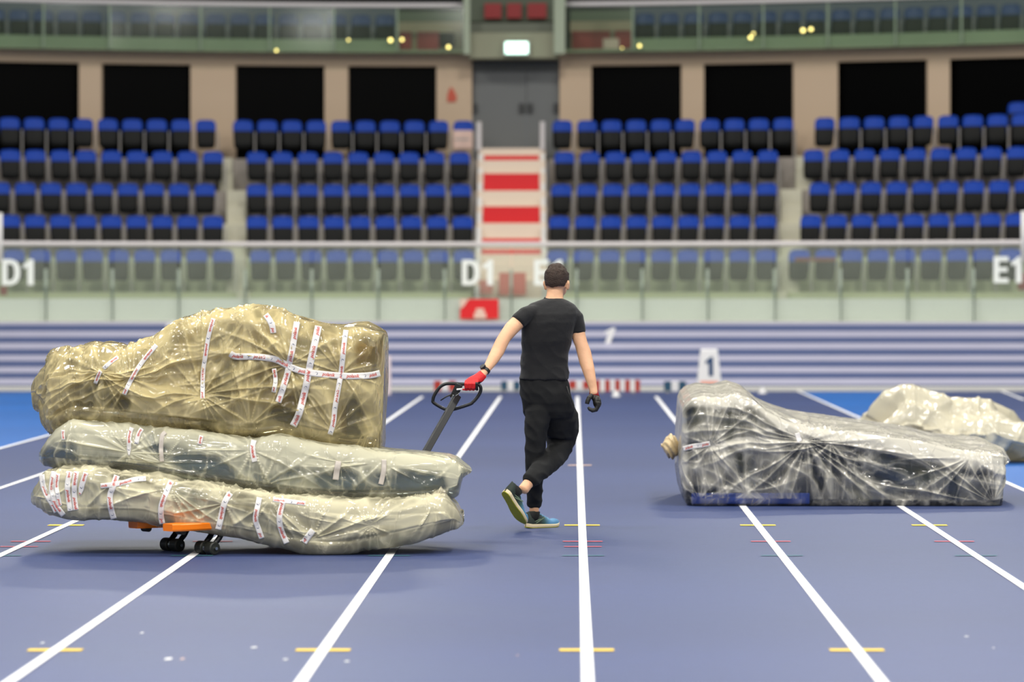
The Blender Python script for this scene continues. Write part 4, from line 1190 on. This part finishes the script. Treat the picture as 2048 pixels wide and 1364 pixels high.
mini_hurdle(1002, 1040, 763, 784, 56.3, M_str_navy, 3, 'petrol and white striped board between the glove and the man', 0)
mini_hurdle(868, 912, 762, 785, 56.3, M_str_red, 3, 'red and white striped board seen through the truck handle', 0)
for (px, py, D, lb) in ((1525, 782, 56.0, 'small white cone by the kerb behind the lone mat'), (1232, 793, 54.3, 'small white cone in front of the red striped board')):
    c = P(px, py, D); q = MB(); q.tube([(0, 0, 0), (0, 0, .02), (0, 0, .03), (0, 0, .10)], [.07, .07, .05, .03], 20)
    o = q.build('marker_cone', M_white, smooth=False); o.location = (c.x, D, 0.001); tag(o, lb, 'marker')
# black and white post beside the top bag, on the bank foot
q = MB(); q.box(-.055, .055, -.04, .04, 0, .62); 
o = q.build('marker_post', mat('pinkish_white_post', (232, 214, 214), .5), bevel=.01); c = P(775, 790, 55.2); o.location = (c.x, 55.2, 0.001); tag(o, 'pinkish white upright post seen right of the top wrapped mat', 'post')

# ================================================================ STAND
def sag(X): return (X+3.0)**2/50.0
def AX(px, base):
    D = base
    for _ in range(8): X = (px-CX)*D/F; D = base-sag(X)
    return X
def AP(X, base, z): return Vector((X, base-sag(X), z))
def zy(py, base): return H-(py-CY)*(base-.18)/F
def slope(X): return math.atan2(-2*(X+3)/50.0, 1)
def arc_box(mb, X0, X1, b0, b1, z0, z1, n=1):
    for i in range(n):
        a = X0+(X1-X0)*i/n; c = X0+(X1-X0)*(i+1)/n
        mb.hexa([AP(a, b0, z0), AP(c, b0, z0), AP(c, b1, z0), AP(a, b1, z0), AP(a, b0, z1), AP(c, b0, z1), AP(c, b1, z1), AP(a, b1, z1)])
XL, XR = -12.6, 10.4
# rows: base depth, pixel row of the seat tops
rows = [(66.0, 500), (67.0, 432), (68.0, 368), (69.0, 303), (70.0, 240)]
ztop = [zy(y, b_) for b_, y in rows]; tread = [z-.80 for z in ztop]
SX0, SX1 = AX(948, 67), AX(1094, 67)
for i, (b_, y) in enumerate(rows):
    q = MB(); b0 = b_-.38; z0 = (tread[i-1]-.25 if i else 1.0)
    arc_box(q, XL, SX0-.0, b0, b_+.95, z0, tread[i], 10); arc_box(q, SX1, XR, b0, b_+.95, z0, tread[i], 10)
    o = q.build('terrace_step', M_concrete if i > 1 else bpy.data.materials.get('pale_green_concrete') or mat('pale_green_concrete', (178, 184, 150), .8, var=.1, vscale=1.0)); tag(o, 'concrete terrace', 'terrace', kind='structure'); o.name = 'trim_%d' % (3+i)
# aisle steps left and right
def aisle(name, edges_px, label):
    r = empty(name, AP(AX(edges_px[0][0], 66), 66, 1.2)); tag(r, label, 'stairs')
    for i, (b_, y) in enumerate(rows):
        for h in range(2):
            px0 = edges_px[0][i]; px1 = edges_px[1][i]
            q = MB(); zt = tread[i]-.33*(1-h)+.012; bb_ = b_-.38-.30*(1-h)-.10
            zb = (tread[i-1] if i else 1.1)-.05
            arc_box(q, AX(px0, bb_), AX(px1, bb_), bb_, b_+.6, zb, zt, 1)
            local(q, r).build('step', M_concrete_light, r, bevel=.01)
aisle('aisle_stairs', ((473, 453, 437, 453, 439), (499, 492, 492, 492, 464)), 'pale concrete aisle stairs left of the red central stairs')
aisle('aisle_stairs', ((1557, 1557, 1559, 1561, 1592), (1575, 1598, 1616, 1604, 1626)), 'pale concrete aisle stairs right of the red central stairs')
# central stairs with red panels
cs = empty('central_stairs', AP(AX(1020, 66), 66, 1.2)); tag(cs, 'white central stairs with wide red riser panels between the seat blocks', 'stairs')
yb_ = [600, 560, 530, 508, 498, 484, 476, 446, 412, 381, 346, 320, 310, 296]
cl_ = ['w', 'w', 'w', 'r', 'w', 'r', 'w', 'r', 'w', 'r', 'w', 'r', 'w']
for i in range(len(cl_)):
    b0 = 65.2+4.6*(600-yb_[i])/304.0; z0 = zy(yb_[i], b0); z1 = zy(yb_[i+1], b0)
    xa, xb = 955+8*i/12, 1090-6*i/12
    q = MB(); arc_box(q, AX(xa-6, b0), AX(xb+6, b0), b0+.02, 71, z0-.02, z1, 1)
    local(q, cs).build('step', mat('warm_white_step', (226, 208, 190), .7) if i == 0 else bpy.data.materials['warm_white_step'], cs)
    if cl_[i] == 'r':
        q = MB(); arc_box(q, AX(xa+6, b0), AX(xb-7, b0), b0-.01, b0+.03, z0, z1-.005, 1)
        o = local(q, cs).build('red_panel', M_red, cs); o['label'] = 'red riser panel'
for (p0, p1) in ((950, 959), (1085, 1093)):
    q = MB(); n = 10
    for k in range(n):
        ba = 65.0+4.9*k/n; bb_ = 65.0+4.9*(k+1)/n; za = zy(590-294*k/n, ba); 
        sh_ = 8*k/n if p0 < 1000 else -4*k/n
        arc_box(q, AX(p0+sh_, ba), AX(p1+sh_, ba), ba-.06, bb_, za-.35, za+.18)
    local(q, cs).build('side_wall', M_white, cs)
for px in (958, 1085):
    q = MB(); X = AX(px, 69.6); q.tube([AP(X, 69.6, zy(300, 69.6)), AP(X, 69.6, zy(243, 69.6))], .055, 14)
    o = q.build('handrail_post', M_rail, origin=AP(X, 69.6, zy(300, 69.6))); tag(o, 'pale round post at the top %s of the central stairs' % ('left' if px < 1000 else 'right'), 'post', 'posts flanking the central stairs')

# seats ----------------------------------------------------
def seat_meshes(blue, black):
    q = MB(); rg = []
    # back shell: rounded top, slight curve
    def shell(z, w, y): return [Vector((w*s_, y+.03*(1-abs(s_)**2)*1.0+o_, z)) for s_, o_ in ((-1, 0), (-.7, 0), (-.3, 0), (.3, 0), (.7, 0), (1, 0), (1, .035), (.6, .04), (-.6, .04), (-1, .035))]
    for z, w, y in ((.30, .17, .04), (.45, .19, .05), (.62, .20, .07), (.70, .20, .085), (.745, .188, .095), (.775, .165, .10), (.793, .125, .105), (.80, .07, .107)):
        rg.append(shell(z, w, y))
    q.rings(rg); back = q.mesh('backrest', True); back.materials.append(blue)
    q = MB(); rg = []
    def pan(z, w, y, t=.05): return [Vector((w*s_, y+o_, z)) for s_, o_ in ((-1, .02), (-.85, 0), (-.5, .012), (.5, .012), (.85, 0), (1, .02), (1, t), (-1, t))]
    for z, w, y in ((.215, .11, .0), (.225, .15, -.02), (.25, .175, -.035), (.33, .185, -.03), (.45, .19, -.012), (.53, .19, .005), (.565, .185, .012), (.577, .17, .02)):
        rg.append(pan(z, w, y))
    q.rings(rg); panm = q.mesh('seat_pan', True); panm.materials.append(black)
    q = MB(); q.box(.226, .25, .0, .12, .0, .56)
    br = q.mesh('bracket'); br.materials.append(M_steel)
    return back, panm, br
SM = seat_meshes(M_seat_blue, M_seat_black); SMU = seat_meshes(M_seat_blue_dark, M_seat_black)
GEN = {}
def place_seat(px, base, z, label, group, parts=SM, blue=None, rot=0.0):
    X = AX(px, base); p = AP(X, base, z)
    r = bpy.data.objects.new('stadium_seat', None); r.location = p; r.rotation_euler = (0, 0, slope(X)*.8+rot)
    r['label'] = label; r['category'] = 'seat'; r['group'] = group
    col.objects.link(r)
    for me, nm in zip(parts, ('backrest', 'seat_pan', 'bracket')):
        key = (me.name, nm)
        if key not in GEN: GEN[key] = bpy.data.objects.new(nm, me); c_ = GEN[key]
        else: c_ = GEN[key].copy()
        col.objects.link(c_); c_.parent = r
    return r
ORD = ['first', 'second', 'third', 'fourth', 'fifth', 'sixth', 'seventh', 'eighth', 'ninth', 'tenth']
rown = ['front row', 'second row up', 'third row up', 'fourth row up', 'back row']
blocks = {  # start px, end px, count
 0: [(29, 446, 9), (521, 927, 9), (1114, 1530, 9), (1597, 2018, 9)],
 1: [(20, 426, 9), (514, 925, 9), (1118, 1530, 9), (1620, 2030, 9)],
 2: [(0, 410, 9), (514, 921, 9), (1122, 1532, 9), (1638, 2048, 9)],
 3: [(21, 426, 9), (514, 919, 9), (1128, 1534, 9), (1626, 2032, 9)],
 4: [(20, 412, 9), (486, 926, 10), (1124, 1565, 10), (1648, 2042, 9)]}
bn = ['far left block', 'block left of red stairs', 'block right of red stairs', 'far right block']
n_seats = 0
for i, (b_, y) in enumerate(rows):
    for bi, (a_, c_, n) in enumerate(blocks[i]):
        for k in range(n):
            px = a_+(c_-a_)*k/(n-1)
            side = 'left'
            lb = '%s seat from the left, %s, %s' % (ORD[k].capitalize(), bn[bi], rown[i])
            if i == 4 and bi == 1 and k == n-1: lb = 'blue seat with a pink and white cloth, back row beside the red stairs'
            s_ = place_seat(px, b_, tread[i], lb, 'tip-up seats in the lower stand')
            n_seats += 1
            if i == 4 and bi == 1 and k == n-1:
                q = MB(); q.box(-.2, .2, -.06, .02, .22, .60)
                cl2 = q.build('cloth', M_pale, None, bevel=.03); cl2.location = s_.location; cl2.rotation_euler = s_.rotation_euler
                tag(cl2, 'pink and white cloth hanging on the back row seat beside the red stairs', 'cloth')
                q = MB(); q.box(-.17, .13, -.064, -.058, .40, .43); q.build('grey_stripe', M_steel, cl2)
place_seat(2034, 71.0, tread[4]+.28, 'single raised blue seat in front of the rightmost black window', 'raised seat')
# beige back wall with openings
WB = 71.0
wz0, wz1 = 3.9, zy(104, WB)
wz_head = zy(131, WB)
wins = [(-40, 158), (203, 381), (471, 649), (696, 873), (1183, 1363), (1408, 1587), (1676, 1855), (1900, 2085)]
wall = MB()
q = [(XL, AX(wins[0][0], WB))]
solid = []
px_edges = [-160]+[e for w in wins for e in w]+[2200]
for k in range(0, len(px_edges), 2):
    solid.append((px_edges[k], px_edges[k+1]))
for a_, c_ in solid:
    if a_ < 1000 < c_:
        arc_box(wall, AX(873, WB), AX(944, WB), WB, WB+.3, wz0, wz1, 1); arc_box(wall, AX(1119, WB), AX(1183, WB), WB, WB+.3, wz0, wz1, 1)
    else: arc_box(wall, AX(a_, WB), AX(c_, WB), WB, WB+.3, wz0, wz1, 1)
for a_, c_ in wins: arc_box(wall, AX(a_, WB), AX(c_, WB), WB, WB+.3, wz_head, wz1, 2)
arc_box(wall, AX(944, WB), AX(1119, WB), WB, WB+.3, zy(114, WB), wz1, 1)
o = wall.build('wall_back', M_wall); tag(o, 'beige wall behind the seats', 'wall', kind='structure')
M_pane = mat('black_window_pane', (1, 1, 1), .3, spec=.04)
for k, (a_, c_) in enumerate(wins):
    q = MB(); arc_box(q, AX(a_, WB)-.05, AX(c_, WB)+.05, WB+.22, WB+.26, wz0, wz_head+.02, 1)
    o = q.build('window_%d' % (k+1), M_pane); tag(o, 'black window opening', 'window', kind='structure')
# grey double door
dr = empty('door_1', AP(AX(1031, WB), WB+.15, 4.3)); tag(dr, 'grey metal double door', 'door', kind='structure')
for (a_, c_) in ((946, 1052), (1053, 1118)):
    q = MB(); arc_box(q, AX(a_, WB), AX(c_, WB), WB+.16, WB+.22, zy(297, WB)-.3, zy(141, WB))
    local(q, dr).build('door_leaf', M_door, dr)
q = MB(); arc_box(q, AX(944, WB), AX(1119, WB), WB+.14, WB+.22, zy(140, WB), zy(114, WB)); local(q, dr).build('transom', mat('darker_grey_metal', (78, 80, 78), .5), dr)
for px in (1043, 1060, 949, 1112):
    q = MB(); arc_box(q, AX(px-5, WB), AX(px+5, WB), WB+.08, WB+.16, zy(224, WB), zy(206, WB)); local(q, dr).build('door_handle', M_dark, dr)
# lit exit sign
es = empty('exit_sign', AP(AX(1032, 70.2), 70.2, zy(95, 70.2))); tag(es, 'lit rectangular exit sign above the grey double door', 'exit sign')
q = MB(); arc_box(q, AX(1010, 70.2), AX(1056, 70.2), 70.15, 70.25, zy(107, 70.2), zy(83, 70.2)); local(q, es).build('lit_panel', M_exit, es, bevel=.02)
q = MB(); arc_box(q, AX(1007, 70.2), AX(1059, 70.2), 70.26, 70.32, zy(109, 70.2), zy(81, 70.2)); local(q, es).build('housing', M_steel, es)
# small fire symbol on the wall
q = MB(); X = AX(903, WB); c = AP(X, WB-.03, zy(190, WB))
q.add([(-.09, 0, -.13), (.09, 0, -.13), (.11, 0, -.02), (.03, 0, .14), (-.02, 0, .17), (-.08, 0, .03), (-.09, .02, -.13), (.09, .02, -.13), (.11, .02, -.02), (.03, .02, .14), (-.02, .02, .17), (-.08, .02, .03)], [(0, 1, 2, 3, 4, 5), (11, 10, 9, 8, 7, 6)]+[(i, i+6, (i+1) % 6+6, (i+1) % 6) for i in range(6)])
o = q.build('fire_sign', mat('fire_sign_red', (196, 84, 60), .6)); o.location = c; tag(o, 'small red fire sign on the beige wall left of the grey door', 'sign')

# glass barrier in front ------------------------------------
GB = 64.35
gz0, gz1 = zy(641, GB), zy(493, GB)
q = MB(); arc_box(q, XL, XR, GB+.12, GB+.2, gz0-.05, zy(597, GB), 24)
o = q.build('wall_front', M_kick); tag(o, 'white board below the glass', 'wall', kind='structure')
q = MB(); q.box(-14, 14, 61.31, 66.0, .6, 1.104)
o = q.build('baseboard_front', M_kerb); tag(o, 'pale ledge under the glass barrier', 'ledge', kind='structure')
q = MB(); arc_box(q, XL, XR, GB+.2, 65.9, 1.0, 1.42, 12)
o = q.build('trim_8', M_concrete_light); tag(o, 'walkway behind the glass', 'walkway', kind='structure')
js = [-41, 92, 225, 358, 491, 624, 757, 890, 1023, 1154, 1285, 1416, 1550, 1682, 1816, 1948, 2082]
side = lambda k: ('leftmost in view' if k == 0 else 'rightmost in view' if k == 15 else '%s from the left' % (ORD+['eleventh', 'twelfth', 'thirteenth', 'fourteenth', 'fifteenth'])[k])
for k in range(16):
    xa, xb = AX(js[k], GB), AX(js[k+1], GB)
    r = empty('glass_panel', AP((xa+xb)/2, GB, gz0)); tag(r, 'greenish glass barrier panel in front of the stand, %s' % side(k), 'glass barrier', 'glass barrier panels')
    q = MB(); arc_box(q, xa+.012, xb-.012, GB, GB+.012, gz0, gz1); local(q, r).build('pane', M_glass, r)
    q = MB(); arc_box(q, xb-.012, xb+.012, GB-.01, GB+.022, gz0, gz0+.62); local(q, r).build('joint_seal', mat('grey_green_seal', (96, 108, 98), .5) if k == 0 else bpy.data.materials['grey_green_seal'], r)
    q = MB(); arc_box(q, xb-.035, xb+.02, GB+.02, GB+.05, zy(595, GB), zy(538, GB)); local(q, r).build('clamp', mat('pale_green_clamp', (176, 184, 172), .5) if k == 0 else bpy.data.materials['pale_green_clamp'], r)
def rail(name, pts, r_, m, label, cat='handrail', group=None):
    q = MB(); q.tube(pts, r_, 12); o = q.build(name, m, smooth=True, origin=pts[0]); tag(o, label, cat, group); return o
rail('handrail', [AP(XL+(XR-XL)*k/30, GB, gz1+.045) for k in range(31)], .045, M_rail, 'pale curved handrail along the top of the lower glass barrier')
for px, lb in ((1, 'tall white post at the left edge of the lower glass barrier'), (2046, 'tall white post at the right edge of the lower glass barrier')):
    X = AX(px, GB); p0 = AP(X, GB-.05, gz1-.3); rail('barrier_post', [p0, AP(X, GB-.05, zy(428, GB))], .045, M_white, lb, 'post')
# section letters on the glass
def letters(s, px, py, size, m, label):
    X = AX(px, GB); me = glyph_mesh(s, size*.76, .012)
    o = link('section_sign', me, m); o.location = AP(X, GB-.02, zy(py, GB)); o.rotation_euler = (0, 0, slope(X)); tag(o, label, 'sign', 'section letters on the glass')
M_sign = mat('white_vinyl', (236, 240, 236), .5)
letters('D1', 36, 545, .62, M_sign, 'white letters D1 on the glass at the far left')
letters('D1', 955, 545, .62, M_sign, 'white letters D1 on the glass left of the man')
letters('E1', 1096, 545, .62, M_sign, 'white letters E1 on the glass behind the man\'s head')
letters('E1', 2015, 541, .62, M_sign, 'white letters E1 on the glass at the far right')
# red boards
def board(px0, px1, py0, py1, base, m, label, name='red_board', cat='board', parts=None):
    q = MB(); xa, xb = AX(px0, base), AX(px1, base); c = AP((xa+xb)/2, base, zy(py1, base))
    arc_box(q, xa, xb, base, base+.03, zy(py1, base), zy(py0, base)); o = q.build(name, m, origin=c); tag(o, label, cat); return o, c
o, c = board(920, 997, 598, 638, GB-.12, M_red, 'red notice board with white symbol at the foot of the glass')
q = MB(); B_ = GB-.14
for (a_, b2_, y0, y1) in ((948, 972, 626, 637), (952, 968, 617, 626)): arc_box(q, AX(a_, B_), AX(b2_, B_), B_, B_+.02, zy(y1, B_), zy(y0, B_))
local(q, o).build('symbol', M_pale, o)
q = MB(); q.add([AP(AX(x, B_), B_, zy(y, B_)) for x, y in ((920, 598), (937, 598), (928, 612), (920, 618))], [(0, 1, 2, 3)]); local(q, o).build('corner_patch', M_pale, o)
board(998, 1052, 545, 590, 65.0, mat('faded_red_board', (206, 96, 84), .6), 'faded red board behind the glass between D1 and E1')
board(958, 985, 560, 588, 65.0, mat('pink_red_board', (200, 110, 100), .6), 'small pinkish red board behind the glass under the central D1')
board(0, 14, 573, 590, 64.9, M_darkred, 'small dark red board under the far left D1')
board(2036, 2060, 548, 580, 64.9, M_darkred, 'small dark red board beside the far right E1')
board(1590, 1672, 516, 524, 65.1, mat('brown_red_panel', (110, 52, 40), .6), 'brown red strip behind the glass at the right block')

# upper balcony ---------------------------------------------
UB = 70.5
q = MB(); arc_box(q, XL-1, AX(794, UB), UB, UB+3.5, zy(104, UB), zy(78, UB), 12); arc_box(q, AX(1266, UB), XR+1, UB, UB+3.5, zy(104, UB), zy(78, UB), 10)
arc_box(q, AX(794, UB), AX(932, UB), UB, UB+3.5, zy(104, UB), zy(99, UB), 2); arc_box(q, AX(1130, UB), AX(1266, UB), UB, UB+3.5, zy(104, UB), zy(99, UB), 2)
o = q.build('balcony_floor', M_concrete_green); o.name = 'trim_9'; tag(o, 'concrete balcony edge', 'balcony', kind='structure')
q = MB(); arc_box(q, XL-1, AX(794, 73.2), 73.2, 73.6, zy(80, 73), zy(14, 73), 12); arc_box(q, AX(1266, 73.2), XR+1, 73.2, 73.6, zy(80, 73), zy(14, 73), 10)
o = q.build('upper_riser', mat('dim_lavender_concrete', (96, 100, 112), .7)); o.name = 'trim_10'; tag(o, 'riser behind the upper seats', 'riser', kind='structure')
q = MB(); arc_box(q, XL-1, XR+1, 75, 75.3, 5.5, 11.5, 12)
o = q.build('wall_upper', mat('near_black_wall', (14, 20, 18), .9)); tag(o, 'dark wall behind the balcony', 'wall', kind='structure')
uz = zy(78, 72.3)-.27
for bi, (a_, c_, n) in enumerate(((39-48.4, 378, 9), (432, 770, 8), (1289, 1630, 8), (1681, 2020+48.4, 9))):
    for k in range(n):
        px = a_+(c_-a_)*k/(n-1)
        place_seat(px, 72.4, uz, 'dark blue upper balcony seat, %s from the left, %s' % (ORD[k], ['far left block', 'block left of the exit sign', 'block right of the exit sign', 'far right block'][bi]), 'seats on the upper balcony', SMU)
# upper glass
ujs = [-60, 88, 220, 402, 540, 668, 795, 930]
ujs2 = [1132, 1265, 1398, 1526, 1655, 1790, 1922, 2090]
ugz0, ugz1 = zy(103, UB), zy(14, UB)
cnt = 0
for L_, sd_ in ((ujs, 'left'), (ujs2, 'right')):
    for k in range(len(L_)-1):
        xa, xb = AX(L_[k], UB), AX(L_[k+1], UB)
        r = empty('glass_panel', AP((xa+xb)/2, UB-.08, ugz0)); tag(r, 'green tinted balcony glass panel, %s from the left, %s of the exit sign' % (ORD[k], sd_), 'glass barrier', 'balcony glass panels')
        q = MB(); arc_box(q, xa+.01, xb-.01, UB-.1, UB-.088, ugz0, ugz1); local(q, r).build('pane', M_glass_up, r)
        q = MB(); arc_box(q, xb-.02, xb+.02, UB-.08, UB-.04, ugz0, ugz1); local(q, r).build('upright', mat('grey_green_upright', (150, 160, 140), .5) if cnt == 0 else bpy.data.materials['grey_green_upright'], r); cnt += 1
rail('handrail', [AP(XL-1+(AX(932, UB)-XL+1)*k/20, UB-.08, ugz1+.04) for k in range(21)], .05, M_rail, 'pale balcony handrail left of the exit sign')
rail('handrail', [AP(AX(1122, UB)+(XR+1-AX(1122, UB))*k/20, UB-.08, ugz1+.05) for k in range(21)], .05, M_rail, 'pale balcony handrail right of the exit sign')
# centre bay of the balcony
cb_ = empty('balcony_bay', AP(AX(1030, 70), 70.0, zy(112, 70))); tag(cb_, 'concrete balcony bay above the grey door with three red panels', 'balcony bay')
q = MB(); arc_box(q, AX(938, 70.3), AX(1118, 70.3), 70.36, 70.95, zy(113, 70), zy(62, 70), 2); local(q, cb_).build('fascia', mat('sage_concrete', (142, 142, 120), .8, var=.06, vscale=1), cb_)
q = MB(); arc_box(q, AX(938, 70.3), AX(1118, 70.3), 70.6, 73, zy(62, 70), zy(40, 70), 2); local(q, cb_).build('upper_band', mat('grey_sage_concrete', (108, 112, 98), .8), cb_)
q = MB(); arc_box(q, AX(932, 70.3), AX(1128, 70.3), 72.0, 72.6, zy(42, 72), zy(-20, 72), 2); local(q, cb_).build('back_panel', mat('dim_sage_wall', (96, 104, 88), .8), cb_)
for a_, c_ in ((969, 1003), (1014, 1043), (1055, 1093)):
    q = MB(); arc_box(q, AX(a_, 71.9), AX(c_, 71.9), 71.85, 71.95, zy(36, 71.9), zy(6, 71.9)); o = local(q, cb_).build('red_panel', M_darkred, cb_); o['label'] = 'dark red panel'
for px, w_ in ((935, 8), (1122, 14)):
    q = MB(); arc_box(q, AX(px-w_, 70.2), AX(px+w_*.6, 70.2), 70.18, 70.3, zy(106, 70), zy(-20, 70)); o = local(q, cb_).build('pillar', mat('pale_sage_post', (160, 170, 148), .6), cb_)
# flanking landings with red panels
for nm, a_, c_, reds in (('left', 795, 924, ((799, 823), (834, 878))), ('right', 1140, 1264, ((1144, 1220), (1230, 1262)))):
    r = empty('landing', AP(AX((a_+c_)/2, 71.2), 71.2, zy(100, 71.2))); tag(r, 'beige landing wall with dark red panels, %s of the exit sign' % nm, 'landing')
    q = MB(); arc_box(q, AX(a_, 71.4), AX(c_, 71.4), 71.5, 71.8, zy(103, 71.4), zy(42, 71.4)); local(q, r).build('wall_panel', mat('warm_dim_board', (150, 134, 108), .7), r)
    q = MB(); arc_box(q, AX(a_, 72.2), AX(c_, 72.2), 72.2, 72.4, zy(44, 72.2), zy(22, 72.2)); local(q, r).build('back_band', mat('dim_green_band', (84, 92, 72), .7), r)
    for x0, x1 in reds:
        q = MB(); arc_box(q, AX(x0, 71.4), AX(x1, 71.4), 71.44, 71.5, zy(98, 71.4), zy(62, 71.4)); o = local(q, r).build('red_panel', M_darkred, r); o['label'] = 'dark red panel'
    if nm == 'left':
        q = MB(); arc_box(q, AX(878, 71.4), AX(909, 71.4), 71.42, 71.48, zy(92, 71.4), zy(64, 71.4)); local(q, r).build('black_panel', M_black, r)
    else:
        q = MB(); arc_box(q, AX(1206, 71.4), AX(1238, 71.4), 71.40, 71.44, zy(98, 71.4), zy(78, 71.4)); local(q, r).build('pink_sign', M_pale, r)
# glowing beads added for lamp reflections along the balcony edge
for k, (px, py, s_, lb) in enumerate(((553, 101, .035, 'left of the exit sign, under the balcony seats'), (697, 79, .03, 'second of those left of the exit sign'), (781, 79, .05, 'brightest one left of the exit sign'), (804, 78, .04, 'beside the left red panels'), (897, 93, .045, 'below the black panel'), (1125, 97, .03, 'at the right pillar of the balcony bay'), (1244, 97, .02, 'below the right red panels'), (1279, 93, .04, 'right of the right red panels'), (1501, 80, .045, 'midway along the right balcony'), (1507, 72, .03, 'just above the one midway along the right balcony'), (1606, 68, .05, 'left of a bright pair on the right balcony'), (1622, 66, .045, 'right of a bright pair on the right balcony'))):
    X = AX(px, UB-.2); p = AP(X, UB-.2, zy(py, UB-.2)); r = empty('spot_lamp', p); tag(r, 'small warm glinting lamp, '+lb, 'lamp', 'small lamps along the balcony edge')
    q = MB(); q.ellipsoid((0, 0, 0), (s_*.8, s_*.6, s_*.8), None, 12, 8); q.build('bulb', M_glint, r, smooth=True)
    q = MB(); q.tube([(0, .02, 0), (0, .10, 0)], s_*.7, 10); q.build('housing', M_dark, r)  # dark backing of the added glint bead
